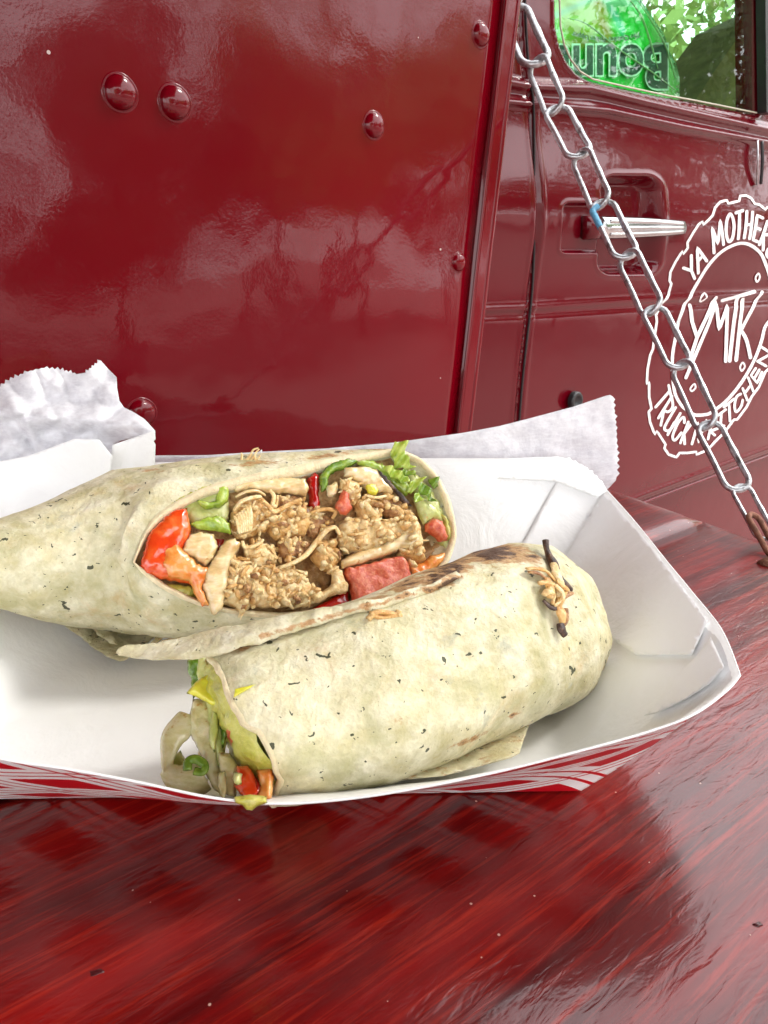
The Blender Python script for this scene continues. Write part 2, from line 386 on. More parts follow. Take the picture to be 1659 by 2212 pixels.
# ================================================================ SETTING
gv = [(-150, -150, -1.02), (150, -150, -1.02), (150, 150, -1.02), (-150, 150, -1.02)]
def mat_ground():
    m, nt, b = nmat('clay_lot'); g = G(nt); v = g.obj(); n = g.noise(v, .6, 6, .6); n2 = g.noise(v, 40, 4)
    c = g.mix(n, (.28, .19, .17), (.40, .29, .26)); setp(b, nt, base=c, rough=.9, nrm=g.bump(n2, .5, .01)); return m
mobj('ground', gv, [[0, 1, 2, 3]], mat_ground(), kind='structure', smooth=False)

# ---- trees added round the lot for light and reflections, some behind the cab window
def mat_leaf(name, a, b_):
    m, nt, b = nmat(name); g = G(nt); c = g.mix(g.ramp(g.noise(g.obj(), 3.0, 4), [(.3, 0), (.7, 1)]), a, b_)
    setp(b, nt, base=c, rough=.5); return m
M_leaf = [mat_leaf('green_foliage', (.02, .045, .008), (.07, .12, .02)), mat_leaf('light_foliage', (.12, .22, .04), (.32, .45, .12))]
M_bark = simple('bark', (.12, .085, .06), .9, .3, 8, .8, 20, .02)
def tree(x, y, h, w, label, lm, seed, leaves=14000, leaf=.075, low=.22):
    if y > 0 and x > 9: leaves = 7000
    r = random.Random(seed); t = empty('added_leafy_tree', (x, y, -1.02), label, 'tree', 'trees added round the lot')
    base = np.array([x, y, -1.02]); parts = []
    top = base + np.array([r.uniform(-.3, .3), r.uniform(-.3, .3), h * .8]); path = catmull([base, base + (top - base) * .4 + np.array([r.uniform(-.15, .15), r.uniform(-.15, .15), 0]), top], 5)
    parts.append(tube(path, list(np.linspace(.16, .03, len(path))), 8)); blobs = []
    for i in range(11):
        k = r.uniform(.3, .95); s = base + (top - base) * k; a = r.uniform(0, 6.28); l = w * r.uniform(.35, 1.0) * (1 - .5 * abs(k - .5))
        e = s + np.array([math.cos(a) * l, math.sin(a) * l, h * r.uniform(.02, .22)]); parts.append(tube(catmull([s, (s + e) / 2 + Zv * .1, e], 3), list(np.linspace(.06, .015, 7)), 6)); blobs.append((e, w * r.uniform(.3, .5)))
    for i in range(6): blobs.append((base + np.array([r.uniform(-.4, .4) * w, r.uniform(-.4, .4) * w, h * r.uniform(low + .2, .95)]), w * r.uniform(.3, .5)))
    mobj('trunk', *join(parts), M_bark, t)
    q = np.random.RandomState(seed); ci = q.randint(0, len(blobs), leaves); cc = np.array([b[0] for b in blobs])[ci]; rad = np.array([b[1] for b in blobs])[ci][:, None]
    d = q.normal(size=(leaves, 3)); d /= np.linalg.norm(d, axis=1)[:, None]; p = cc + d * rad * q.uniform(.35, 1.08, (leaves, 1)) * np.array([1, 1, .75])
    a = q.normal(size=(leaves, 3)); a /= np.linalg.norm(a, axis=1)[:, None]; b = np.cross(a, d); b /= np.linalg.norm(b, axis=1)[:, None] + 1e-9; s = leaf * q.uniform(.6, 1.4, (leaves, 1))
    V = np.stack([p - a * s, p + b * s * .5, p + a * s, p - b * s * .5], 1).reshape(-1, 3); F = np.arange(leaves * 4).reshape(-1, 4)
    mobj('crown', V, F, lm, t, kind='stuff', smooth=False)
for i, (x, y, h, w, lab) in enumerate([
    (11.0, -5.8, 4.6, 2.6, 'added broad leafy tree mirrored at the left of the red side panel'),
    (12.5, -2.6, 5.2, 2.7, 'added tall leafy tree mirrored above the two paired rivets'),
    (14.0, .9, 4.6, 2.4, 'added low rounded tree mirrored in the red panel beside the chain'),
    (13.5, 5.6, 5.6, 2.6, 'added leafy tree mirrored in the cab door'),
    (11.5, 2.4, 4.6, 2.2, 'added low dark tree mirrored beside the door handle'),
    (10.0, 7.8, 4.2, 2.4, 'added leafy tree mirrored at the right end of the cab door'),
    (15.0, -4.6, 5.0, 3.0, 'added wide tree mirrored between the paired rivets and the single rivet'),
    (6.4, -10.5, 4.6, 2.6, 'added leafy tree standing behind the left end of the shelf'),
    (8.8, -9.2, 5.0, 2.6, 'added leafy tree mirrored at the far left edge of the panel'),
    (17.5, -1.2, 4.2, 2.6, 'added distant leafy tree between two nearer ones opposite the truck')]):
    tree(x, y, h, w, lab, M_leaf[i % 2], 20 + i)
for i, (x, y, h, w, lab) in enumerate([
    (2.6, 5.2, 3.5, 1.7, 'added leafy tree seen through the cab window right of the green package'),
    (5.0, 6.6, 4.2, 2.0, 'added leafy tree seen through the right end of the cab window'),
    (.2, 6.5, 3.8, 1.8, 'added leafy tree hidden mostly behind the green package in the cab')]):
    tree(x, y, h, w, lab, M_leaf[1], 50 + i, 8000, .045)

# ================================================================ FOOD TRUCK
org = from_sh(.6, -1.0, PC - .4)
truck = empty('food_truck', org, 'glossy dark red food truck with riveted side and lettered cab door', 'food truck')
# riveted side panel: slab with rounded right edge, in (s, z) from surveyed corners
def pl(u, v): return sh(P_panel(u, v))
sT, zT = pl(1122, 0); sB, zB = pl(1016, 925); slope = (sT - sB) / (zT - zB)
def s_edge(z): return sB + slope * (z - zB) if z < .75 else sB + slope * (.75 - zB)
def panel_strip(s0f, s1f, z0, z1, c0, c1, ns, nz_, front=None):
    """slab between c0 (back) and c1 (front); s range given by functions of z"""
    V = []; F = []
    for i in range(nz_ + 1):
        z = z0 + (z1 - z0) * i / nz_
        for j in range(ns + 1):
            s = s0f(z) + (s1f(z) - s0f(z)) * j / ns; V.append(from_sh(s, z, c1 + (front(s, z) if front else 0)))
    m = len(V)
    for i in range(nz_):
        for j in range(ns): a = i * (ns + 1) + j; F.append([a, a + 1, a + ns + 2, a + ns + 1])
    V += [v - PN * (c1 - c0) for v in V]
    F += [[q + m for q in f[::-1]] for f in F]
    for a, b in boundary_edges(F[:ns * nz_]): F.append([b, a, a + m, b + m])
    return np.array(V), F
def pan_wave(s, z):
    return .0022 * fbm((s, z, 0), 2.6, 3) + .0009 * fbm((s, z, 0), 8, 5)
w_tr = .018
V, F = panel_strip(lambda z: -1.5, lambda z: s_edge(z) - w_tr - .0015, -.12, 1.5, PC - .03, PC, 150, 110, pan_wave)
mobj('side_panel', V, F, M_panel, truck)
side = bpy.data.objects['side_panel']
# folded corner trim: an outer roll and a narrow return, both leaning with the panel edge
def roll(s_off, c_off, r, mat, name):
    pts = [from_sh(s_edge(z) + s_off, z, PC + c_off) for z in np.linspace(-.12, 1.5, 60)]
    return mobj(name, *tube(pts, r, 14, ref=PN, flat=1), mat, truck)
V, F = panel_strip(lambda z: s_edge(z) - w_tr, lambda z: s_edge(z) - .004, -.12, 1.5, PC - .03, PC + .0035, 4, 80)
mobj('corner_trim', V, F, M_panel, truck)
V, F = panel_strip(lambda z: s_edge(z) - .006, lambda z: s_edge(z) + .002, -.12, 1.5, PC - .03, PC - .002, 2, 80); mobj('corner_return', V, F, M_cab, truck)
roll(-w_tr, .0032, .0013, M_panel, 'weld_bead'); roll(-.004, .001, .0034, M_panel, 'edge_roll')
# body of the truck box behind the panel
V, F = panel_strip(lambda z: -1.5, lambda z: s_edge(z) - .03, -.62, 1.5, PC - 1.9, PC - .031, 2, 4); mobj('box_body', V, F, M_cab, truck, smooth=False)
# rivets
def rivet(u, v, rpx, flat=.55):
    c = P_panel(u, v); d = float((c - CAMP) @ FW); r = rpx / FOC * d; V = []; F = []; n = 26
    prof = [(1.16, -.03), (1.12, .02), (1.06, .03), (1.0, .0), (.97, .06), (.95, .20), (.9, .34), (.75, .48), (.55, .58), (.3, .65), (.0, .67)]
    for (a, h) in prof:
        for k in range(n):
            t = 2 * math.pi * k / n; wob = 1 + .015 * math.sin(3 * t + u)
            V.append(c + PH * r * a * wob * math.cos(t) + Zv * r * a * wob * math.sin(t) + PN * (h * r * flat / .67 + pan_wave(*sh(c)) + .0002))
    for i in range(len(prof) - 1):
        for k in range(n): F.append([i * n + k, i * n + (k + 1) % n, (i + 1) * n + (k + 1) % n, (i + 1) * n + k])
    mobj('rivet', V, F, M_panel, side)
for u, v, r in ((260, 200, 36), (378, 222, 35), (808, 271, 26), (1038, 75, 24), (992, 567, 19), (303, 893, 31)): rivet(u, v, r)

def densify_open(pts, step):
    out = []
    for i in range(len(pts) - 1):
        a, b = pts[i], pts[i + 1]; k = max(1, int(np.linalg.norm(b - a) / step))
        for j in range(k): out.append(a + (b - a) * j / k)
    out.append(pts[-1]); return out
# ---- cab: pillar strip + door with pressed features, window opening
WIN = [(1207, -230), (1211, -120), (1215, 0), (1217, 56), (1225, 95), (1239, 127), (1259, 153), (1287, 170), (1362, 187), (1446, 205), (1502, 215), (1572, 229), (1640, 243), (1640, -230)]
SEAM = [(1128, -500), (1134, -100), (1136, 0), (1142, 120), (1149, 180), (1155, 240), (1156, 400), (1156, 520), (1153, 600), (1148, 664), (1134, 787), (1124, 900), (1105, 1150), (1095, 1300)]
def pxline(pts, v):
    for i in range(len(pts) - 1):
        if pts[i][1] <= v <= pts[i + 1][1]:
            t = (v - pts[i][1]) / (pts[i + 1][1] - pts[i][1]); return pts[i][0] + t * (pts[i + 1][0] - pts[i][0])
    return pts[0][0] if v < pts[0][1] else pts[-1][0]
def fx(pts, u):
    xs = [p[0] for p in pts]; ys = [p[1] for p in pts]; return float(np.interp(u, xs, ys))
BL1 = [(1100, 172), (1155, 182), (1275, 186), (1395, 216), (1659, 276), (1800, 312)]
BL2 = [(1100, 222), (1163, 228), (1315, 241), (1475, 276), (1659, 309), (1800, 338)]
MID = [(1000, 676), (1128, 671), (1390, 654), (1659, 640), (1800, 636)]
BOT = [(1100, 1180), (1330, 1112), (1400, 1083), (1659, 986), (1800, 935)]
def rrect(u, v, x0, y0, x1, y1, r):
    cx, cy, hx, hy = (x0 + x1) / 2, (y0 + y1) / 2, (x1 - x0) / 2 - r, (y1 - y0) / 2 - r
    qx, qy = abs(u - cx) - hx, abs(v - cy) - hy
    return math.hypot(max(qx, 0), max(qy, 0)) + min(max(qx, qy), 0) - r
def door_h(u, v):
    h = 0.0
    a = fx(BL1, u); b = fx(BL2, u)
    if v < a: h -= .006 * (1 - sstep(v, a - 16, a))
    h += .0035 * math.exp(-((v - (a + 6)) / 8) ** 2)
    h -= .003 * math.exp(-((v - (a + b) / 2) / 9) ** 2)
    h += .003 * math.exp(-((v - (b - 2)) / 6) ** 2); h -= .003 * sstep(v, b, b + 12)
    h += .010 * math.sin(math.pi * sstep(v, b + 10, 660)) * .9           # barrel of the door skin
    m = fx(MID, u); h += .0013 * math.exp(-((v - m + 5) / 7) ** 2) - .0013 * math.exp(-((v - m - 8) / 8) ** 2)
    bo = fx(BOT, u)
    if v > bo - 60: h -= .004 * sstep(v, bo - 60, bo) 
    h += .002 * math.exp(-((v - bo + 14) / 4) ** 2)
    h -= .022 * sstep(v, bo, bo + 6)
    se = pxline(SEAM, v); d = abs(u - se)
    h += .0008 * math.exp(-((d - 10) / 4) ** 2) - .0030 * math.exp(-(d / 4.5) ** 2)
    if u < se: h -= .001
    # handle recesses
    dB = rrect(u, v, 1205, 437, 1312, 548, 16); dA = rrect(u, v, 1287, 377, 1427, 596, 36)
    h += .0010 * math.exp(-((min(dA, dB) - 2) / 3.5) ** 2)
    h -= max(.0075 * (1 - sstep(dB, -7, -1)), .022 * (1 - sstep(dA, -22, -1)))
    # window flange
    wp = inside((u, v), WIN)
    if wp: h = -.030
    return h
WINA = np.array(densify(WIN, 3))
us = sorted(set(list(np.arange(960, 1850, 3.0)))); vs_ = list(np.arange(-260, 1300, 3.4))
V = []; keep = []; uvs = []
for v in vs_:
    for u in us:
        ins = inside((u, v), WIN); h = door_h(u, v)
        if not ins and v < 260 and u > 1195:
            d = edist((u, v), WINA)
            if d < 9: h -= .004 * (1 - d / 9) ** 1.5
            elif d < 14: h += .0012
        V.append(P_door(u, v, h)); keep.append(ins)
nu = len(us); Fd = []; Fp = []
for i in range(len(vs_) - 1):
    for j in range(nu - 1):
        q = [i * nu + j, i * nu + j + 1, (i + 1) * nu + j + 1, (i + 1) * nu + j]
        if all(keep[k] for k in q): continue
        se = pxline(SEAM, vs_[i]); bo = fx(BOT, us[j])
        (Fp if us[j] + 1.5 < se else Fd).append(q[::-1])
def sub(V, F):
    idx = sorted(set(i for f in F for i in f)); mp_ = {k: n for n, k in enumerate(idx)}
    return np.array([V[i] for i in idx]), [[mp_[i] for i in f] for f in F]
door = mobj('cab_door', *sub(V, Fd), M_cab, truck); mobj('door_pillar', *sub(V, Fp), M_cab, truck)
gp = [P_door(p[0], p[1], -.0012) for p in catmull([np.array(q, float) for q in SEAM[1:]], 6)]
mobj('door_gap', *tube(gp, .0013, 8, ref=PN), M_dark, door)
mobj('lower_door_lip', *tube([P_door(u, fx(BOT, u) - 2, .001) for u in range(1330, 1800, 12)], .0022, 8, ref=PN), M_cab, door)
# window seal (pale lip at the left and bottom), glass, dark divider
sp_ = [P_door(p[0], p[1], -.0035) for p in densify_open([np.array(q, float) for q in WIN[:13]], 6)]
# keep only the run from the top left corner to the bottom right
mobj('window_lip', *tube(sp_, .0009, 8, ref=PN), simple('pale_seal', (.42, .40, .30), .4), door)
def mat_glass():
    m, nt, b = nmat('green_tinted_glass'); g = G(nt); out = nt.nodes['Material Output']; nt.nodes.remove(b)
    tr = g.n('ShaderNodeBsdfTransparent', {'Color': (.78, .97, .84, 1)}); gl = g.n('ShaderNodeBsdfGlossy', {'Color': (1, 1, 1, 1), 'Roughness': .01})
    fr = g.n('ShaderNodeFresnel', {'IOR': 1.65}); k = g.math('MULTIPLY', g.math('MULTIPLY', fr.outputs[0], .85, clamp=True), g.math('SUBTRACT', 1.0, g.n('ShaderNodeNewGeometry').outputs['Backfacing']))
    mxs = g.n('ShaderNodeMixShader', {0: k, 1: tr.outputs[0], 2: gl.outputs[0]}); nt.links.new(mxs.outputs[0], out.inputs[0]); return m
gq = [P_door(*p, -.007) for p in ((1200, -240), (1660, -240), (1660, 262), (1200, 262))]
V = np.array(gq + [p - PN * .003 for p in gq]); mobj('window_glass', V, [[0, 3, 2, 1], [4, 5, 6, 7], [0, 1, 5, 4], [1, 2, 6, 5], [2, 3, 7, 6], [3, 0, 4, 7]], mat_glass(), door, smooth=False)
a, b_ = P_door(1647, -235, .001), P_door(1652, 246, .001); c = (a + b_) / 2; ax = (b_ - a) / 2
mobj('window_divider', *box(c, PH, ax / np.linalg.norm(ax), PN, .0095, np.linalg.norm(ax), .006), M_black, door, smooth=False)
# bracket with steel pin at the right edge of the door
pts = [P_door(1636, 306, .006), P_door(1634, 350, .008), P_door(1634, 398, .006)]
mobj('hinge_pin', *tube(catmull(pts, 4), .0022, 8), M_black, door); mobj('pin_bracket', *tube([P_door(1628, 304, .005), P_door(1626, 350, .007), P_door(1627, 400, .005)], .0012, 8), M_steel, door)
# door handle: chrome ribbed paddle, red bezel, dark slot
def hp(u, v, o): return P_door(u, v, o)
def handle_bar(v0l, v1l, v0r, v1r, u0, u1, off, thick, mat, name, segs=26, parent=None):
    V = []; F = []; n = 12
    for i in range(segs + 1):
        t = i / segs; u = u0 + (u1 - u0) * t; top = v0l + (v0r - v0l) * t ** 1.6; bot = v1l + (v1r - v1l) * t ** 1.6
        for k in range(n):
            a = 2 * math.pi * k / n; cv = (top + bot) / 2 - math.cos(a) * (bot - top) / 2; V.append(hp(u, cv, off + thick * math.sin(a) * (1 - .3 * t) + .006 * math.sin(math.pi * t)))
    for i in range(segs):
        for k in range(n): F.append([i * n + k, i * n + (k + 1) % n, (i + 1) * n + (k + 1) % n, (i + 1) * n + k])
    F.append(list(range(n))[::-1]); F.append([segs * n + k for k in range(n)])
    return mobj(name, V, F, mat, parent)
hnd = handle_bar(468, 517, 478, 506, 1288, 1468, .006, .005, M_chrome, 'door_handle', parent=door)
for (a, b2, c2, d2) in ((474, 484, 482, 488), (488, 499, 489, 496), (503, 511, 497, 503)):
    handle_bar(a, b2, c2, d2, 1300, 1462, .0105, .0022, M_chrome, 'chrome_rib', parent=hnd)
handle_bar(466, 518, 467, 517, 1258, 1292, .001, .007, M_cab, 'handle_base', 6, parent=hnd)
c = P_door(1245, 492, -.0055); mobj('handle_slot', *box(c, PH, Zv, PN, .012, .0095, .0012), M_black, door, smooth=False)
# round rubber plug
c = P_door(1237, 865, .002); V = []; F = []; n = 28
for a, h in ((.0105, -.001), (.0105, .004), (.0095, .0055), (.006, .0055), (.0055, .003), (0, .003)):
    for k in range(n): t = 2 * math.pi * k / n; V.append(c + PH * a * math.cos(t) + Zv * a * 1.05 * math.sin(t) + PN * h)
for i in range(5):
    for k in range(n): F.append([i * n + k, i * n + (k + 1) % n, (i + 1) * n + (k + 1) % n, (i + 1) * n + k])
mobj('rubber_plug', V, F, M_black, door)
# sill below the door, roof, far side, seat and dashboard
def slab(pxs, off0, off1, name, mat, parent=truck):
    A = [P_door(*p, off1) for p in pxs]; B = [p - PN * (off1 - off0) for p in A]; n = len(A)
    return mobj(name, A + B, [list(range(n))[::-1], [n + i for i in range(n)]] + [[i, (i + 1) % n, n + (i + 1) % n, n + i] for i in range(n)], mat, parent, smooth=False)
s0 = sh(P_door(1040, 500))[0]; s1 = s0 + 1.25; zt = float(P_door(1215, -240)[2])
def sbox(sa, sb, za, zb, ca, cb, name, mat, parent=truck):
    c = from_sh((sa + sb) / 2, (za + zb) / 2, (ca + cb) / 2); return mobj(name, *box(c, PH, Zv, PN, (sb - sa) / 2, (zb - za) / 2, (cb - ca) / 2), mat, parent, smooth=False)
zr = zt + .02
# unseen raised hatch, added above the shelf to block overhead sky light
sbox(-1.4, sB + .05, .80, .83, PC, PC + 1.5, 'added_hatch', simple('added_hatch_red', (.06, .003, .004), .6))
rq = [from_sh(s0, zr, DC + .002), from_sh(s1, zr, DC + .002), from_sh(s1, zr + .85, DC - 1.5), from_sh(s0, zr + .85, DC - 1.5)]; rq = rq + [p + Zv * .04 for p in rq]
mobj('cab_roof', rq, [[0, 1, 2, 3], [7, 6, 5, 4], [0, 4, 5, 1], [1, 5, 6, 2], [2, 6, 7, 3], [3, 7, 4, 0]], M_cab, truck, smooth=False)
se_ = sh(P_door(1849, 500))[0]
sbox(se_ + .001, s1, -.6, .22, DC - .06, DC - .004, 'front_fender', M_cab)
zb_ = min(float(P_door(1849, 1299)[2]), float(P_door(1040, 1299)[2]))
sbox(s0, s1, -.75, zb_ + .2, DC - .12, DC - .034, 'running_board', M_cab)
sbox(s0, s1, -.55, .20, DC - 1.5, DC - 1.42, 'far_door', M_cab)
sbox(s0, s0 + .04, .2, zr, DC - 1.5, DC - 1.42, 'far_pillar', M_cab)
sbox(s0, s1 - .1, -.5, -.40, DC - 1.4, DC - .14, 'cab_floor', M_dark)
M_dash = simple('pale_vinyl', (.78, .80, .68), .5, .08, 10)
M_olive = simple('olive_seat_cloth', (.24, .28, .09), .8, .3, 40)
q = [P_off(1380, 141, -.45), P_off(1800, 160, -.45), P_off(1800, 420, -.45), P_off(1380, 420, -.45)]; B = [p - PN * .35 for p in q]
mobj('dashboard', q + B, [[3, 2, 1, 0], [4, 5, 6, 7], [0, 1, 5, 4], [1, 2, 6, 5], [2, 3, 7, 6], [3, 0, 4, 7]], M_dash, truck, smooth=False)
# seat back leaning across the right end of the window
q = [P_off(1617, 50, -.25), P_off(1562, 126, -.25), P_off(1490, 235, -.25), P_off(1480, 420, -.25), P_off(1800, 420, -.25), P_off(1800, -40, -.25)]; q = [p for p in q]; B = [p - PN * .10 for p in q]
mobj('seat_back', q + B, [list(range(6))[::-1], list(range(6, 12))] + [[i, (i + 1) % 6, 6 + (i + 1) % 6, 6 + i] for i in range(6)], M_olive, truck, smooth=False)

# ---- sign painting on the door
def stroke(pts, w=6.2, curve=False, closed=False, z=.0009):
    """a painted brush line on the door, as a raised ribbon with round ends"""
    pts = [np.array(p, float) for p in pts]
    if curve: pts = catmull(pts, 6, closed)
    if closed: pts = pts + [pts[0], pts[1]]
    P = []
    for p in densify_open(pts, 5): P.append(p)
    V = []; F = []; m = len(P); hw = w / 2
    L_ = []; R_ = []
    for i in range(m):
        t = P[min(i + 1, m - 1)] - P[max(i - 1, 0)]; t = t / (np.linalg.norm(t) + 1e-9); nn = np.array([-t[1], t[0]]); ww = hw * (1 + .10 * noise.noise(Vector((P[i][0] * .05, P[i][1] * .05, 2))))
        L_.append(P[i] + nn * ww); R_.append(P[i] - nn * ww)
    def cap(c, t, nn):
        return [c + nn * hw * math.cos(a) + t * hw * math.sin(a) for a in np.linspace(0, math.pi, 7)[1:-1]]
    t0 = P[1] - P[0]; t0 /= np.linalg.norm(t0) + 1e-9; t1 = P[-1] - P[-2]; t1 /= np.linalg.norm(t1) + 1e-9
    def lift(p): return P_door(p[0], p[1], door_h(p[0], p[1]) + z)
    for a, b in zip(L_, R_): V += [lift(a), lift(b)]
    for i in range(m - 1): F.append([2 * i, 2 * i + 1, 2 * i + 3, 2 * i + 2])
    n0 = len(V); c1 = [lift(q) for q in cap(P[-1], t1, np.array([-t1[1], t1[0]]))]; V += c1; F.append([2 * m - 2, 2 * m - 1] + [n0 + k for k in range(len(c1))][::-1])
    n0 = len(V); c0 = [lift(q) for q in cap(P[0], -t0, np.array([-t0[1], t0[0]]))]; V += c0; F.append([1, 0] + [n0 + k for k in range(len(c0))])
    return np.array(V), F
def A1(x, y): return (1380.3 + .168 * x, 398.2 + .168 * y)       # survey sheets of the lettering
def A2(x, y): return (1380.3 + .168 * x, 696.8 + .168 * y)
zc = [0]
def paint(name, strokes):
    parts = []
    for s in strokes:
        zc[0] = (zc[0] + 1) % 6; w = s[1] if len(s) > 1 else 6.2; cv = s[2] if len(s) > 2 else False; cl = s[3] if len(s) > 3 else False
        parts.append(stroke(s[0], w, cv, cl, .0006 + .00012 * zc[0]))
    V, F = join(parts); return mobj(name, V, F, M_white, door, smooth=False)
ring = [A1(*p) for p in ((530, 1760), (600, 1580), (680, 1430), (780, 1230), (880, 1040), (1000, 890), (1130, 800), (1270, 757), (1400, 790), (1530, 890), (1610, 1030), (1680, 1190), (1715, 1400), (1720, 1700))] + \
       [A2(*p) for p in ((1640, 60), (1600, 220), (1530, 420), (1420, 640), (1280, 850), (1130, 1020), (960, 1150), (880, 1185), (740, 1190), (640, 1130), (560, 1060), (480, 900), (450, 640), (455, 400), (490, 200), (520, 40))]
paint('emblem_ring', [(ring, 6.4, True, True)])
scal = [A1(*p) for p in ((250, 1760), (240, 1680), (300, 1560), (370, 1460), (395, 1420), (425, 1280), (400, 1240), (400, 1130), (450, 1000), (520, 860), (540, 895), (585, 820), (575, 750), (640, 620), (700, 520), (750, 480), (765, 520), (830, 460), (885, 400), (920, 300), (990, 230), (1080, 205), (1095, 250), (1240, 215), (1262, 150), (1340, 145), (1400, 180), (1440, 250), (1500, 265), (1570, 325), (1600, 295), (1680, 390), (1760, 500), (1800, 640), (1850, 680), (1880, 900), (1930, 1000), (1950, 1300), (1910, 1500), (1950, 1700))] + \
       [A2(*p) for p in ((1900, 200), (1880, 300), (1780, 420), (1720, 560), (1640, 640), (1560, 830), (1470, 950), (1400, 1090), (1280, 1250), (1240, 1250), (1120, 1410), (1000, 1530), (900, 1640), (760, 1700), (755, 1665), (640, 1680), (540, 1680), (500, 1735), (400, 1700), (345, 1620), (360, 1570), (250, 1400), (220, 1440), (160, 1280), (145, 1150), (180, 1110), (150, 960), (150, 770), (120, 790), (130, 600), (165, 420), (200, 340), (215, 220))]
paint('scalloped_outline', [(scal + [scal[0]], 5.0)])
TXT = {
 'letter_y': [([A1(560, 1075), A1(665, 1110)],), ([A1(640, 915), A1(665, 1110), A1(715, 1210)],)],
 'letter_a': [([A1(755, 1140), A1(705, 815), A1(845, 985)],), ([A1(740, 985), A1(795, 915)],)],
 'letter_m': [([A1(930, 880), A1(878, 560), A1(965, 765), A1(980, 465), A1(1040, 775)],)],
 'letter_o': [([A1(1108, 385), A1(1065, 470), A1(1060, 620), A1(1100, 735), A1(1145, 690), A1(1158, 540), A1(1140, 430)], 6.2, True, True)],
 'letter_t': [([A1(1185, 370), A1(1275, 340)],), ([A1(1230, 360), A1(1218, 700)],)],
 'letter_h': [([A1(1325, 350), A1(1293, 690)],), ([A1(1405, 360), A1(1368, 700)],), ([A1(1310, 520), A1(1385, 520)],)],
 'letter_e': [([A1(1530, 435), A1(1458, 400), A1(1412, 715), A1(1475, 740)],), ([A1(1435, 560), A1(1495, 580)],)],
 'letter_r': [([A1(1495, 775), A1(1585, 480)],), ([A1(1585, 480), A1(1640, 560), A1(1610, 640), A1(1540, 650)], 6.2, True), ([A1(1540, 650), A1(1555, 845)],)],
 'apostrophe': [([A1(1672, 560), A1(1655, 620)],)],
 'letter_s': [([A1(1740, 720), A1(1690, 690), A1(1655, 750), A1(1690, 830), A1(1690, 920), A1(1645, 945), A1(1605, 900), A1(1615, 835)], 6.2, True)],
 'big_letter_y': [([A1(680, 1555), A1(700, 1760), A2(765, 190)], 7.5), ([A1(1000, 1460), A1(900, 1680), A2(765, 190), A2(690, 420), A2(675, 520)], 7.5)],
 'big_letter_m': [([A2(620, 710), A2(920, 0), A1(1010, 1510), A1(1035, 1760), A2(1045, 90), A1(1155, 1560), A2(1130, 500)], 7.0)],
 'big_letter_t': [([A1(1100, 1495), A1(1495, 1380)], 7.5), ([A1(1290, 1450), A2(1240, 0), A2(1185, 495)], 7.5)],
 'big_letter_k': [([A1(1360, 1480), A2(1320, 0), A2(1268, 485)], 7.5), ([A1(1590, 1385), A2(1330, 100)], 6.5), ([A2(1330, 100), A2(1400, 230), A2(1450, 450)], 7.5, True)],
 'small_circle': [([A1(1525, 1145), A1(1495, 1200), A1(1520, 1255), A1(1550, 1200)], 3.4, True, True)],
 'bubble': [([A1(860, 1400), A1(808, 1455), A1(820, 1510), A1(880, 1460)], 3.4, True, True)],
 'dot_circle': [([A2(1355, 515), A2(1320, 570), A2(1340, 625), A2(1380, 570)], 3.4, True, True)],
 'open_circle': [([A2(730, 790), A2(680, 850), A2(700, 885), A2(745, 840)], 3.4, True, True)],
 'lower_letter_t': [([A2(400, 810), A2(430, 950)], 5.4), ([A2(405, 890), A2(230, 1090)], 5.4)],
 'lower_letter_r': [([A2(440, 950), A2(265, 1230)], 5.4), ([A2(440, 950), A2(455, 1080), A2(400, 1150), A2(340, 1130)], 5.4, True), ([A2(340, 1130), A2(300, 1325)], 5.4)],
 'lower_letter_u': [([A2(490, 1095), A2(355, 1330), A2(365, 1390), A2(430, 1370), A2(550, 1170)], 5.4, True), ([A2(470, 1290), A2(388, 1445)], 5.4)],
 'lower_letter_c': [([A2(600, 1290), A2(590, 1220), A2(520, 1290), A2(450, 1460), A2(480, 1515), A2(560, 1420)], 5.4, True)],
 'lower_letter_k': [([A2(650, 1280), A2(548, 1550)], 5.4), ([A2(700, 1300), A2(600, 1430), A2(608, 1565)], 5.4)],
 'lower_letter_n': [([A2(700, 1565), A2(780, 1290), A2(785, 1545), A2(860, 1300)], 5.4)],
 'lower_apostrophe': [([A2(885, 1260), A2(880, 1300)], 5.0)],
 'kitchen_letter_k': [([A2(960, 1270), A2(905, 1500)], 5.4), ([A2(1110, 1330), A2(935, 1400), A2(990, 1450)], 5.4)],
 'kitchen_letter_i': [([A2(1000, 1220), A2(1130, 1120)], 5.2), ([A2(1080, 1160), A2(1070, 1310)], 5.2)],
 'kitchen_letter_t': [([A2(1110, 1090), A2(1240, 985)], 5.2), ([A2(1175, 1040), A2(1188, 1270)], 5.2)],
 'kitchen_letter_c': [([A2(1325, 920), A2(1270, 960), A2(1245, 1080), A2(1270, 1150), A2(1330, 1080), A2(1350, 1000)], 5.2, True)],
 'kitchen_letter_h': [([A2(1350, 850), A2(1410, 1000)], 5.2), ([A2(1420, 710), A2(1485, 885)], 5.2), ([A2(1380, 910), A2(1455, 810)], 5.2)],
 'kitchen_letter_e': [([A2(1520, 590), A2(1460, 680), A2(1540, 780), A2(1600, 640)], 5.2), ([A2(1500, 720), A2(1565, 610)], 5.2)],
 'kitchen_letter_n': [([A2(1600, 320), A2(1720, 400)], 5.2), ([A2(1720, 400), A2(1540, 500)], 5.2), ([A2(1540, 500), A2(1650, 560)], 5.2)],
}
for k, s in TXT.items(): paint(k, s)

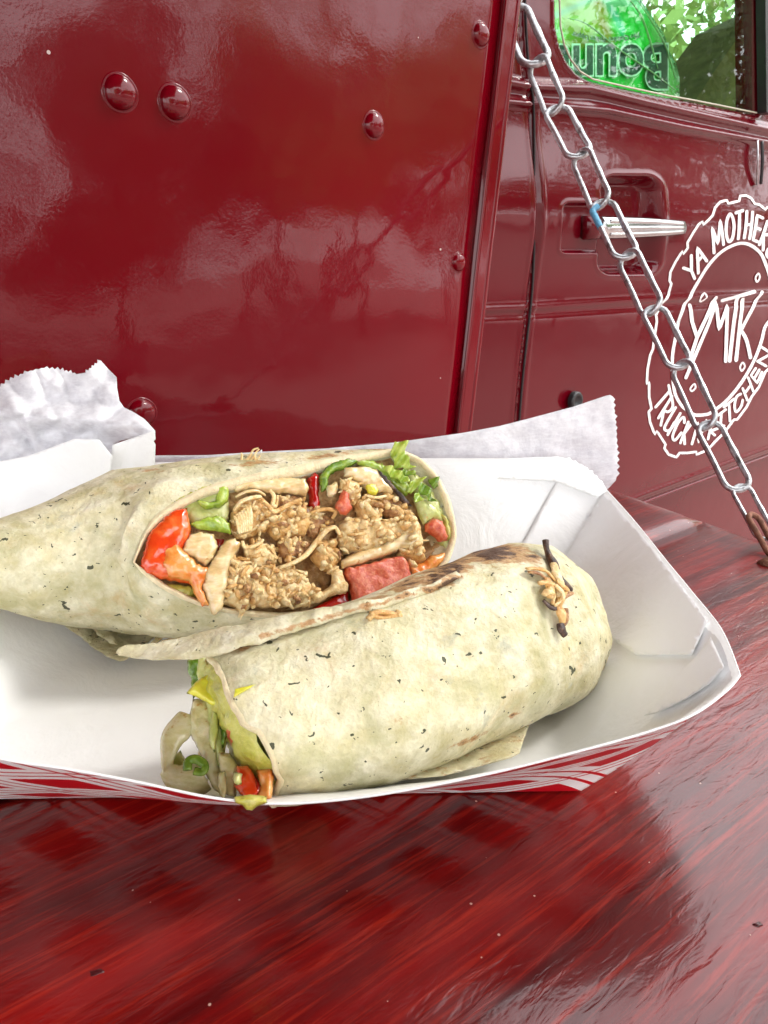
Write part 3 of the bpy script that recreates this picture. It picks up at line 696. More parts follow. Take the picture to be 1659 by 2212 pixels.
# ================================================================ GREEN PACKAGE IN THE CAB
pk_o = P_door(1320, 150, -.10)
pack = empty('paper_towel_pack', pk_o, 'bright green plastic pack of paper towels lying upside down behind the cab window', 'paper towels')
PKO = [(1120, -160), (1300, -200), (1374, -90), (1385, 0), (1413, 42), (1436, 76), (1445, 110), (1461, 136), (1468, 168), (1470, 330), (1120, 330)]
def pk_pos(u, v):
    d = -.055 - .05 * sstep(u, 1390, 1475) + .006 * math.sin(u * .07 + v * .03) * 0 + .003 * fbm((u * .01, v * .01, 0), 1.7, 2); return P_off(u, v, d)
V2, F2, _ = tri(PKO, 7); n = len(V2); V = [pk_pos(*p) for p in V2] + [pk_pos(*p) - PN * .14 for p in V2]
cols = []
def lerp(a, b, t): return np.array(a) * (1 - t) + np.array(b) * t
for (u, v) in V2:
    c = np.array([.02, .60, .06])
    e = edist((u, v), np.array(densify(PKO[2:9], 4)))
    arc = (u - 1235) / 110; yc = v - 20
    if v < 92 and u < 1350:
        t = 1 - sstep(math.hypot((u - 1255) / 75, (v - 20) / 90), .5, 1.05); c = lerp(c, (.42, .55, .05), t)
        t2 = math.exp(-((u - 1285 - (v) * .35) / 14) ** 2); c = lerp(c, (.55, .25, .03), t2 * .8)
        t3 = math.exp(-((u - 1310 - v * .55) / 9) ** 2); c = lerp(c, (.12, .55, .55), t3 * .85)
        t4 = math.exp(-((v - 22 + (u - 1225) * .45) / 8) ** 2) * (u < 1290); c = lerp(c, (.15, .55, .50), t4 * .8)
    if 84 < v < 112 and u < 1330: c = lerp(c, (.50, .26, .05), .8 * math.exp(-((v - 96 - (u - 1250) * .12) / 9) ** 2))
    film = 1 - sstep(e, 0, 16)
    if u > 1300: c = lerp(c, (.30, .70, .45), film * .75)
    if v < 18 - (1385 - u) * .1 and u > 1305: c = lerp(c, (.28, .62, .42), .8)
    cols.append(c)
me_f = [f for f in F2] + [[i + n for i in f[::-1]] for f in F2] + [[b, a, a + n, b + n] for a, b in boundary_edges(F2)]
m, nt, b = nmat('printed_film'); g = G(nt); setp(b, nt, base=g.attr('print').outputs['Color'], rough=.18, coat=.5, nrm=g.bump(g.noise(g.obj(), 60, 3), .3, .004)); M_film = m
wrap_o = mobj('plastic_wrap', V, me_f, M_film, pack, attrs={'print': cols + cols})
def text_mesh(txt, mapf, offset, mat, name, parent, step=.12):
    cu = bpy.data.curves.new(name, 'FONT'); cu.body = txt; cu.offset = offset; cu.resolution_u = 4
    ob = bpy.data.objects.new(name, cu); scene.collection.objects.link(ob); bpy.context.view_layer.update()
    dg = bpy.context.evaluated_depsgraph_get(); me = bpy.data.meshes.new_from_object(ob.evaluated_get(dg))
    V = [mapf(v.co.x, v.co.y) for v in me.vertices]; F = [list(p.vertices) for p in me.polygons]
    bpy.data.objects.remove(ob); bpy.data.curves.remove(cu)
    return mobj(name, V, F, mat, parent, smooth=False)
M_ink = simple('dark_green_ink', (.012, .045, .035), .4); M_inkp = simple('pale_mint_ink', (.70, .85, .76), .4)
def bmap(zo):
    def f(x, y):
        u = 1441 - x * 101; v = 100 + y * 132; v += (u - 1441) * -.01
        p = pk_pos(u, v); return p + PN * zo
    return f
text_mesh('Bounty', bmap(.004), .05, M_inkp, 'brand_outline', wrap_o); text_mesh('Bounty', bmap(.0047), .018, M_ink, 'brand_letters', wrap_o)
def qmap(zo):
    def f(x, y):
        u = 1377 - x * 13.6; k = (u - 1300) / 80; v = 84 - 14 * k * k + y * 15 - (1377 - u) * .02; p = pk_pos(u, v); return p + PN * zo
    return f
text_mesh('The Quicker Picker Upper', qmap(.004), .05, M_inkp, 'slogan_outline', wrap_o); text_mesh('The Quicker Picker Upper', qmap(.0045), .004, M_ink, 'slogan_letters', wrap_o)
M_crease = simple('film_crease', (.50, .70, .42), .2)
for pts in ([(1217, 42), (1260, 55), (1330, 110), (1410, 165), (1455, 200)], [(1330, -20), (1372, 30), (1395, 90), (1412, 150)], [(1366, 0), (1400, 50), (1428, 100), (1450, 170)]):
    q = [pk_pos(*p) + PN * .0055 for p in catmull([np.array(p) for p in pts], 6)]
    mobj('film_fold', *tube(q, [.0004 + .0012 * math.sin(math.pi * i / len(q)) for i in range(len(q))], 6, flat=.5), M_crease, wrap_o)
# ================================================================ SHELF (folds down from the truck side)
sc0 = Pz(1016, 947); sc1 = Pz(1659, 1166)                        # inner and outer points of the shelf end
sc0 = sc0 - PN * (sc0 @ PN - (PC + .004))
e_dir = (sc1 - sc0); e_dir /= np.linalg.norm(e_dir)
out_c = .12
def end_at(c):                                                    # point of the end edge at distance c from the truck
    k = (c - sc0 @ PN) / (e_dir @ PN); return sc0 + e_dir * k
shelf = empty('serving_shelf', from_sh(0, 0, PC + .2), 'dark red painted wooden shelf folded down from the truck side', 'shelf')
jp = Pz(1449, 1146); jc = float(jp @ PN)                          # the joint between the two planks
def plank(c0, c1, name, taper):
    V = []; F = []; ns, nc = 120, 26; th = .022
    for i in range(nc + 1):
        c = c0 + (c1 - c0) * i / nc; e = end_at(c); se = float(e @ PH)
        for j in range(ns + 1):
            s = -1.2 + (se + 1.2) * (j / ns) ** .7; p = from_sh(s, 0, c)
            d = min(c - c0, c1 - c, se - s); zz = -.0028 * (1 - sstep(d, 0, .006)) + .0004 * fbm(p, 14, 2) * sstep(d, 0, .01); p[2] = zz
            if se - s < 1e-6: p = p + np.array([0, 0, 0]) 
            V.append(p)
    m = len(V)
    for i in range(nc):
        for j in range(ns): a = i * (ns + 1) + j; F.append([a, a + ns + 1, a + ns + 2, a + 1])
    V += [v - Zv * th for v in V[:m]]; F2 = F + [[q + m for q in f[::-1]] for f in F] + [[b, a, a + m, b + m] for a, b in boundary_edges(F)]
    return mobj(name, V, F2, M_wood, shelf)
plank(PC + .004, jc - .0009, 'plank', 0); plank(jc + .0009, out_c, 'plank', 0)
# nail dimples / knots left proud in the paint
M_knot = simple('paint_blob', (.05, .002, .003), .35, .2, 100, .4)
for u, v, r in ((208, 2102, .0014), (1638, 1997, .0010)):
    c = Pz(u, v); V = []; F = []; n = 14
    for a, h in ((1, -.0003), (.8, .0002), (.45, .0004), (0, .0002)):
        for k in range(n): t = 2 * math.pi * k / n; V.append(c + np.array([r * a * math.cos(t) * (1.3 + .35 * math.sin(3 * t + u)), r * a * math.sin(t) * (.7 + .3 * math.sin(2 * t)), h]))
    for i in range(3):
        for k in range(n): F.append([i * n + k, i * n + (k + 1) % n, (i + 1) * n + (k + 1) % n, (i + 1) * n + k])
    mobj('paint_blob', V, F, M_knot, shelf)

# ================================================================ CHAIN
JX = [(1108, 18), (1159, 134), (1200, 236), (1253, 334), (1299, 440), (1354, 552), (1410, 669), (1470, 789), (1528, 918), (1598, 1053), (1656, 1160)]
c1 = P_panel(1167, 147); c2 = Pz(1658, 1166, .004); ld = c2 - c1; ld /= np.linalg.norm(ld); wn_ = np.cross(ld, Zv); wn_ /= np.linalg.norm(wn_)
J = []
for u, v in JX:
    r = ray(u, v); t = ((c1 - CAMP) @ wn_) / (r @ wn_); J.append(CAMP + r * t)
J.insert(0, J[0] * 2 - J[1])
chain = empty('steel_chain', J[-1], 'galvanised steel chain running from the truck side down to the shelf corner', 'chain')
print('link pitches', [round(float(np.linalg.norm(J[i + 1] - J[i])), 4) for i in range(len(J) - 1)])
def link(a, b, roll_, mat, name='chain_link', fat=1.0, parent=chain, wmul=1.0):
    a = np.asarray(a); b = np.asarray(b); p = np.linalg.norm(b - a); ax = (b - a) / p; r = p * .039 * fat; w = p * .155 * wmul
    view = (a + b) / 2 - CAMP; view /= np.linalg.norm(view); x = np.cross(ax, view); x /= np.linalg.norm(x); y = np.cross(x, ax)
    wv = math.cos(roll_) * x + math.sin(roll_) * y; mid = (a + b) / 2; hl = p / 2 + r * .9 - w; pts = []; rr = []
    for k in range(9):
        t = -math.pi / 2 + math.pi * k / 8; pts.append(mid + ax * (hl + w * math.cos(t)) + wv * w * math.sin(t))
    for k in range(1, 8): pts.append(mid + ax * (hl * (1 - 2 * k / 8)) + wv * w * (1 - .04 * math.sin(math.pi * k / 8)))
    for k in range(9):
        t = math.pi / 2 + math.pi * k / 8; pts.append(mid + ax * (-hl + w * math.cos(t)) + wv * w * math.sin(t))
    for k in range(1, 8): pts.append(mid + ax * (-hl + 2 * hl * k / 8) - wv * w * (1 - .04 * math.sin(math.pi * k / 8)))
    m = len(pts); rr = [r] * m; rr[12] = r * 1.22; rr[11] = r * 1.06; rr[13] = r * 1.05
    return mobj(name, *tube(pts, rr, 10, closed=True, ref=np.cross(ax, wv)), mat, parent), mid, ax, wv, w, hl, r
rolls = [.25, -.95]
for i in range(len(J) - 2):
    o, mid, ax, wv, w, hl, r = link(J[i], J[i + 1], (.42 if i % 2 else -.38), M_steel)
    if i == 5:
        o['label'] = 'link with flaking light blue paint on one side'
        pts = [mid - ax * (hl + w * .65 * math.cos(a)) * 1.0 + wv * w * math.sin(a) * s_ for s_ in (-1,) for a in (0.4, .9, 1.4)] + [mid - ax * hl * k - wv * w * .98 for k in (.8, .5, .2)]
        pts = catmull(pts, 4); mobj('blue_paint_patch', *tube(pts, r * 1.10, 10), M_bluelink, chain)
link(J[-2], J[-1], .45, M_steel)
rh = empty('rusty_shackle', J[-1], 'thick rusty iron shackle holding the chain at the shelf corner', 'shackle')
dJ = float((J[-1] - CAMP) @ FW); link(Pd(1626, 1116, dJ), Pd(1674, 1200, dJ * .97), 1.0, M_rust, 'shackle_bow', 1.7, rh, 1.1)
c = Pd(1688, 1205, dJ * .97); mobj('shackle_bolt', *tube([c - PH * .02, c + PH * .03], .004, 10), M_rust, rh)
# ================================================================ PAPER TRAY
RIM_F = [(1600, 1460, .045), (1572, 1493, .0445), (1500, 1545, .043), (1400, 1583, .0405), (1250, 1625, .038), (1080, 1668, .035), (900, 1705, .0325), (740, 1729, .0305), (590, 1738, .0295), (450, 1724, .0305), (300, 1692, .033), (150, 1664, .0365), (0, 1641, .040), (-150, 1600, .043), (-330, 1530, .046)]
RIM_L = [(-330, 1530, .046), (-300, 1300, .048), (-230, 1120, .056), (-150, 1012, .060)]
RIM_B = [(-150, 1012, .060), (200, 1004, .0625), (500, 997, .064), (800, 992, .064), (1100, 992, .063), (1232, 994, .062), (1310, 1058, .050)]
RIM_R = [(1310, 1058, .050), (1370, 1125, .0495), (1440, 1212, .0475), (1500, 1285, .046), (1560, 1362, .0455), (1600, 1460, .045)]
def rs(pts, n):
    P = [Pz(*p) for p in pts]; C = np.array(catmull(P, 8)); d = np.r_[0, np.cumsum(np.linalg.norm(np.diff(C, axis=0), axis=1))]; t = np.linspace(0, d[-1], n + 1)
    return np.array([[np.interp(x, d, C[:, k]) for k in range(3)] for x in t])[:-1]
NS = (120, 50, 100, 60)
rim = np.vstack([rs(RIM_F, NS[0]), rs(RIM_L, NS[1]), rs(RIM_B, NS[2]), rs(RIM_R, NS[3])])
bFR = Pz(1255, 1712); bFL = Pz(-235, 1733); bBR = np.array([.066, .312, 0]); bBL = np.array([-.115, .312, 0])
def seg(a, b, n): return np.array([a + (b - a) * i / n for i in range(n)])
bot = np.vstack([seg(bFR, bFL, NS[0]), seg(bFL, bBL, NS[1]), seg(bBL, bBR, NS[2]), seg(bBR, bFR, NS[3])])
NT = len(rim); bot[:, 2] = .0006
tray = empty('paper_food_tray', (bFR + bBL) / 2, 'white paperboard food tray with red checks outside, standing on the red shelf', 'food tray')
def loft(loops, closed=True):
    V = np.vstack(loops); m = len(loops[0]); F = []
    for i in range(len(loops) - 1):
        for k in range(m if closed else m - 1): l = (k + 1) % m; F.append([i * m + k, i * m + l, (i + 1) * m + l, (i + 1) * m + k])
    return V, F
cb = bot.mean(0)
K = 8; loops = []; wallc = []
arc = np.r_[0, np.cumsum(np.linalg.norm(np.diff(rim, axis=0), axis=1))]
def wall_loop(t, inset=0.0, base=0.0):
    bulge = math.sin(math.pi * t); L_ = bot * (1 - t) + rim * t
    nrm_ = (rim - cb); nrm_[:, 2] = 0; nrm_ /= np.linalg.norm(nrm_, axis=1)[:, None]
    return L_ + nrm_ * (.0018 * bulge - inset) + np.array([0, 0, base])
for i in range(K + 1): loops.append(wall_loop(i / K)); wallc.append(np.c_[arc, np.full(NT, i / K), np.zeros(NT)])
V, F = loft(loops); o = mobj('tray_wall', V, F, M_tray, tray, attrs={'wall': np.vstack(wallc)})
lin = [wall_loop(1, .0004, .0002)] + [wall_loop(i / K, .0005, .0003) for i in range(K, -1, -1)]
V, F = loft(lin); mobj('tray_lining', V, F, M_board, tray)
rp_ = wall_loop(1, .0002, .0001); mobj('tray_rim', *tube(list(rp_), .00032, 6, closed=True), M_board, tray)
V = list(bot) + [cb]; mobj('tray_base', V, [[i, (i + 1) % NT, NT] for i in range(NT)], M_board, tray, smooth=False)
# folded board corner at the right front
def strip(pts, name, mat, parent, thick=.0005):
    P = np.array(pts); n = len(P); B = P + np.array([0, .3, -1]) * thick; return mobj(name, np.vstack([P, B]), [list(range(n)), [n + i for i in range(n)][::-1]] + [[(i + 1) % n, i, n + i, n + (i + 1) % n] for i in range(n)], mat, parent, smooth=False)

# ================================================================ LINER
liner = empty('wax_paper_liner', cb + np.array([0, 0, .002]), 'translucent white waxed paper lining the tray with torn and saw-toothed edges', 'paper liner')
loops = []
for i in range(K + 2):
    t = min(1, i / K); Lp = wall_loop(t, .0022 * (1 - t) + .0004, .0014 * (1 - t) + .0002)
    if i > K: Lp = wall_loop(1.0, .0002, .0004)
    q = []
    for p in Lp: q.append(p + np.array([0, 0, .0010 * fbm(p, 24, 3) * math.sin(math.pi * t) + .0004 * fbm(p, 60, 5) * math.sin(math.pi * t)]))
    loops.append(np.array(q))
inner = []
for s in (.0, .3, .6, .8, .93):
    q = cb + (loops[0] - cb) * s; q[:, 2] = [.0016 + .0007 * fbm(p, 22, 1) for p in q]; inner.append(q)
V, F = loft(inner + loops); mobj('paper_sheet', V, F, M_paper, liner)
def zig(a, b, n, amp, seed=1, sharp=True):
    """saw-toothed edge from a to b"""
    r = random.Random(seed); a = np.array(a, float); b = np.array(b, float); d = b - a; nn = np.array([d[1], -d[0]]) / np.linalg.norm(d); out = []
    for i in range(n * 2 + 1): out.append(tuple(a + d * i / (2 * n) + nn * (amp if i % 2 else 0) * r.uniform(.25, 1.5)))
    return out
def chainzig(pts, per, amp, seed=1):
    out = []
    for i in range(len(pts) - 1):
        n = max(1, int(math.hypot(pts[i + 1][0] - pts[i][0], pts[i + 1][1] - pts[i][1]) / per)); out += zig(pts[i], pts[i + 1], n, amp, seed + i)[:-1]
    return out + [pts[-1]]
# grey single layer standing up behind the tray
def back_pos(u, v):
    y = .352 + .012 * (1 - (v - 850) / 220) + .0012 * math.sin(u * .011) * 2 + .0009 * fbm((u * .01, v * .014, 0), 1.2, 4); return Py(u, v, y)
BP = [(330, 984), (450, 983), (560, 976), (700, 969), (850, 956), (1000, 935), (1080, 920), (1150, 902), (1240, 878), (1308, 855), (1318, 853)] + chainzig([(1324, 857), (1331, 930), (1333, 985), (1332, 1030)], 12, 4.5, 3) + [(1330, 1038), (1308, 1062), (1285, 1085), (1230, 1020), (900, 1012), (600, 1015), (330, 1020)]
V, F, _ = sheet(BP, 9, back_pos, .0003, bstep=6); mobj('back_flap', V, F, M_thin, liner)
# small creased tab between lettuce sprig and chicken shred
V, F, _ = sheet([(560, 975), (566, 971), (568, 1003), (556, 1003)], 6, lambda u, v: Py(u, v, .350), .0003); mobj('creased_tab', V, F, M_paper, liner)
# white inner fold rising from the back rim, saw-toothed corner on the right
def infold(u, v):
    t = (v - 988) / 90; y = .3475 - .012 * max(0, t) + .0006 * fbm((u * .01, v * .01, 3), 1.5, 4); return Py(u, v, y)
WP = [(700, 996), (900, 996), (1100, 990), (1205, 986)] + chainzig([(1222, 990), (1262, 1008), (1292, 1034), (1306, 1050)], 11, 4, 8) + [(1312, 1060), (1290, 1075), (1200, 1040), (1000, 1030), (700, 1030)]
V, F, _ = sheet(WP, 8, infold, .0003, bstep=6); mobj('inner_fold', V, F, M_paper, liner)
# triangular fold lying over the right end: sharp crease from the back corner down to behind the wrap
from mathutils.bvhtree import BVHTree
def bvh_of(V, F): return BVHTree.FromPolygons([Vector(v) for v in V], F)
bowl = bvh_of(*loft(inner + loops))
def on_bvh(bv, u, v, lift=.0008, default=.30):
    r = ray(u, v); r = r / np.linalg.norm(r); h = bv.ray_cast(Vector(CAMP), Vector(r))
    if h[0] is None: return CAMP + r * default
    n = np.array(h[1]); n = n if n @ r < 0 else -n
    return np.array(h[0]) + n * lift
def smooth_on(bv, lift): return lambda u, v: on_bvh(bv, u, v, lift)
for nm, P, lf in (('folded_corner', [(1222, 1003), (1292, 1046), (1400, 1170)] + chainzig([(1430, 1207), (1490, 1284), (1536, 1344)], 10, -5, 44) + [(1500, 1420), (1380, 1420), (1250, 1330), (1125, 1180)], .0011),
                  ('front_corner_fold', [(1545, 1385), (1575, 1450), (1545, 1485), (1490, 1520), (1425, 1550), (1400, 1555), (1470, 1470), (1515, 1425)], .0018)):
    V, F, _ = sheet(P, 9, smooth_on(bowl, lf), .0003); mobj(nm, V, F, M_paper, liner)
# saw-toothed end of the sheet along the right rim
SR = [(1440, 1222)] + chainzig([(1500, 1293), (1528, 1328), (1558, 1360)], 8, -5, 5) + [(1556, 1376), (1530, 1365), (1480, 1320)]

# torn crumpled corner at the left
def crumple(u, v):
    t = (1120 - v) / 300
    y = .335 + .020 * t - .010 * math.exp(-((v - 905 - .10 * (u - 150)) / 26) ** 2) + .0060 * (1 - abs(noise.noise(Vector((u * .011 + v * .007, v * .009, 4)))) * 2) + .003 * (1 - abs(noise.noise(Vector((u * .022 - v * .016, v * .004, 14)))) * 2)
    y += .0006 * (1 - abs(noise.noise(Vector((u * .035 - v * .018, v * .006, 9)))) * 2) + .0012 * (1 - abs(noise.noise(Vector((u * .02, v * .03, 2)))) * 2)
    y -= .010 * sstep(v, 925, 1040) ; return Py(u, v, y)
top = chainzig([(-60, 858), (0, 836), (20, 822), (60, 803), (95, 795), (130, 799), (165, 808)], 9, 5, 12) + chainzig([(185, 805), (210, 785), (218, 779)], 8, 5, 18)
CP = top + [(232, 795), (252, 815), (253, 838), (258, 866), (268, 880), (290, 891), (312, 905), (334, 929), (320, 940), (262, 952), (244, 962), (240, 1012), (150, 1068), (0, 1130), (-60, 1140)]
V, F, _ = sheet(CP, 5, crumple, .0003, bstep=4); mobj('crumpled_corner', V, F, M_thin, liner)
def tab2(u, v): return Py(u, v, .333 + .0012 * math.sin((u - 240) * .05))
TP = [(243, 961), (300, 941), (335, 929), (336, 949), (332, 953), (336, 960), (334, 1030), (240, 1060), (237, 1000)]
V, F, _ = sheet(TP, 6, tab2, .0003); mobj('folded_tab', V, F, M_paper, liner)
# smooth double layer under the crumple that sinks into the tray
def under(u, v):
    return Py(u, v, .330 - .012 * sstep(v, 1000, 1200) + .0008 * fbm((u * .01, v * .01, 1), 1, 3))
UP_ = [(-70, 1010), (60, 985), (160, 948), (215, 950), (243, 985), (238, 1040), (180, 1090), (60, 1130), (-70, 1160)]
V, F, _ = sheet(UP_, 8, under, .0003); mobj('inner_layer', V, F, M_paper, liner)

# ================================================================ LOWER WRAP HALF
def ring_loft(rings, nseg, mat, name, parent, zoff, close_end=True, extra=None, toast=None, squash=None):
    """rings: picture pairs (top silhouette, bottom silhouette); each becomes a true circle-ish section standing at its own distance"""
    C = []; Rr = []
    for i, (a, b) in enumerate(rings):
        a = np.array(a, float); b = np.array(b, float); m = (a + b) / 2; rp = np.linalg.norm(a - b) / 2; k = -ray(*m)[2]; z = zoff[i] if zoff is not None else None
        if z is None: d = (CAMH - .003) / (k + rp / FOC)
        else: d = (CAMH - z) / k
        C.append(CAMP + ray(*m) * d); Rr.append((rp / FOC * d, a, b, d))
    return C, Rr
LR = [((452, 1415), (592, 1736)), ((520, 1388), (662, 1729)), ((600, 1357), (742, 1708)), ((700, 1318), (840, 1682)), ((800, 1280), (945, 1642)), ((900, 1240), (1045, 1598)), ((970, 1213), (1105, 1572)), ((1022, 1193), (1142, 1550)), ((1058, 1187), (1168, 1537)), ((1082, 1190), (1184, 1526)), ((1102, 1198), (1194, 1514)), ((1120, 1209), (1202, 1500))]
C, RR = ring_loft(LR, 0, None, '', None, [None] * 9 + [.0242, .0243, .0246])
lower = empty('wrap_half', C[5] * [1, 1, 0] + np.array([0, 0, .002]), 'front half of herb tortilla wrap lying whole, charred chicken shred on its right end', 'wrap', 'two halves of the cut wrap')
# interpolate rings
def interp_rings(C, RR, k):
    Cc = np.array(catmull(C, k)); rr = np.array(catmull([np.array([r[0]]) for r in RR], k))[:, 0]; dd = catmull([np.array([r[1][0] - r[2][0], r[1][1] - r[2][1]]) for r in RR], k)
    return Cc, rr, dd
Cc, rr, dd = interp_rings(C, RR, 6); NSG = 96; V = []; toast = []; m = len(Cc)
def frame_at(i, Cc, dd):
    # up-axis of the ring: direction whose picture is the top-bottom line, perpendicular to the axis
    W_ = 14 if len(Cc) > 50 else 1; a = Cc[min(i + W_, len(Cc) - 1)] - Cc[max(i - W_, 0)]; a /= np.linalg.norm(a)
    view = Cc[i] - CAMP; view /= np.linalg.norm(view)
    e1 = dd[i][0] * RT - dd[i][1] * UP; e1 -= view * (e1 @ view); e1 /= np.linalg.norm(e1)
    e2 = view - a * (view @ a); e2 -= e1 * (e2 @ e1); e2 /= np.linalg.norm(e2)
    return a, e1, e2
def proj(p):
    q = p - CAMP; d = q @ FW; return CX + FOC * (q @ RT) / d, CY - FOC * (q @ UP) / d
TOASTS = [(960, 1235, 85, 34, -.45, 1.0), (1070, 1195, 85, 26, .0, 1.1), (1150, 1205, 30, 14, .5, .9), (880, 1262, 60, 16, -.4, .85), (640, 1345, 110, 16, -.3, 1.15), (560, 1378, 60, 9, -.3, 1.1), (520, 1400, 40, 8, -.35, 1.0), (870, 1560, 34, 24, .6, .40), (1110, 1545, 18, 8, -.6, .9), (1010, 1600, 60, 7, -.4, .8), (800, 1300, 60, 14, -.3, .75), (1240, 1180, 20, 10, .6, .6)]
def toast_at(p):
    u, v = proj(p); t = 0
    for (x, y, a, b, r, s) in TOASTS:
        du = (u - x) * math.cos(r) + (v - y) * math.sin(r); dv = -(u - x) * math.sin(r) + (v - y) * math.cos(r); t = max(t, s * math.exp(-(du / a) ** 2 - (dv / b) ** 2))
    return t
ax_l = (Cc[5] - Cc[0]) / np.linalg.norm(Cc[5] - Cc[0])
for i in range(m):
    a, e1, e2 = frame_at(i, Cc, dd)
    for k in range(NSG):
        t = 2 * math.pi * k / NSG; c, s = math.cos(t), math.sin(t)
        f = 1.0 + .05 * (abs(math.sin(2 * t)) ** 1.5) * 1.0
        p = Cc[i] + rr[i] * f * (c * e1 + s * e2)
        q = (p - Cc[i]) / rr[i]; fade = min(1, (m - 1 - i) / 6)
        bumpv = .0011 * fbm(p, 32, 2) + .0005 * fbm(p, 95, 6)
        # folded wrinkles running lengthwise near the top and the tucked end
        bumpv += .0005 * math.sin(t * 9 + i * .12 + 2 * fbm(p, 40, 9)) * sstep(i, m * .55, m)
        p = p + q * bumpv * (.4 + .6 * fade)
        if i < 9:
            vv = proj(p)[1]; p = p + ax_l * (.0036 * sstep(vv, 1560, 1590) * (1 - sstep(vv, 1690, 1735)) + .0008 * noise.noise(p * 260) * 1.0) * (1 - i / 9) * (1 if s < .3 else .2)
        if p[2] < .003: p[2] = .003 + (p[2] - .003) * .1
        V.append(p); toast.append(toast_at(p) if s < .2 else 0)
F = []
for i in range(m - 1):
    for k in range(NSG): l = (k + 1) % NSG; F.append([i * NSG + k, i * NSG + l, (i + 1) * NSG + l, (i + 1) * NSG + k])
endc = Cc[-1] + (Cc[-1] - Cc[-3]) * .25; e0 = len(V); last = [(m - 1) * NSG + k for k in range(NSG)]
for q in (.72, .4, .12):
    for k in range(NSG): pk_ = V[last[k]]; base = np.array(Cc[-1]) + (Cc[-1] - Cc[-3]) * .30 * (1 - q ** 2); V.append(base + (pk_ - Cc[-1]) * q + np.array([.0005, 0, 0]) * fbm(pk_ * (1 + q), 80, 1)); toast.append(0)
prev = last
for j in range(3):
    cur = [e0 + j * NSG + k for k in range(NSG)]
    for k in range(NSG): l = (k + 1) % NSG; F.append([prev[k], prev[l], cur[l], cur[k]])
    prev = cur
F.append(prev)
# inner wall: thin tortilla at the cut end, open tube going in
ii = len(V)
for q, dx in ((.925, 0), (.91, .012)):
    for k in range(NSG):
        p = V[k]; V.append(np.array(Cc[0]) + (p - Cc[0]) * q + (Cc[4] - Cc[0]) / np.linalg.norm(Cc[4] - Cc[0]) * dx); toast.append(0)
for k in range(NSG):
    l = (k + 1) % NSG; F.append([k, ii + k, ii + l, l]); F.append([ii + k, ii + NSG + k, ii + NSG + l, ii + l])
for k in range(NSG): pass
low_v, low_f = np.array(V), F
tl = mobj('tortilla', V, [f[::-1] for f in F], M_tort, lower, attrs={'toast': toast})
edge = [V[k] * .5 + V[ii + k] * .5 for k in range(NSG)]
mobj('cut_edge', *tube(edge, [.0011 + .0002 * fbm(p, 300, 1) for p in edge], 7, closed=True), M_tedge, lower)
low_bvh = bvh_of(low_v, low_f)
ax0 = (Cc[5] - Cc[0]) / np.linalg.norm(Cc[5] - Cc[0])
# core of filling inside the cut end
a, e1, e2 = frame_at(0, Cc, dd); V = []; F = []; nr = 14
for j in range(nr + 1):
    q = .93 * (1 - j / nr)
    for k in range(64):
        t = 2 * math.pi * k / 64; p = Cc[0] + rr[0] * q * (math.cos(t) * e1 + math.sin(t) * e2); off = .0045 * (1 - q ** 3) + .0022 * fbm(p, 210, 2) - .003 * (j == 0)
        V.append(p - ax0 * off)
for j in range(nr):
    for k in range(64): l = (k + 1) % 64; F.append([j * 64 + k, j * 64 + l, (j + 1) * 64 + l, (j + 1) * 64 + k])
mobj('filling_core', V, F, M_guac, lower)
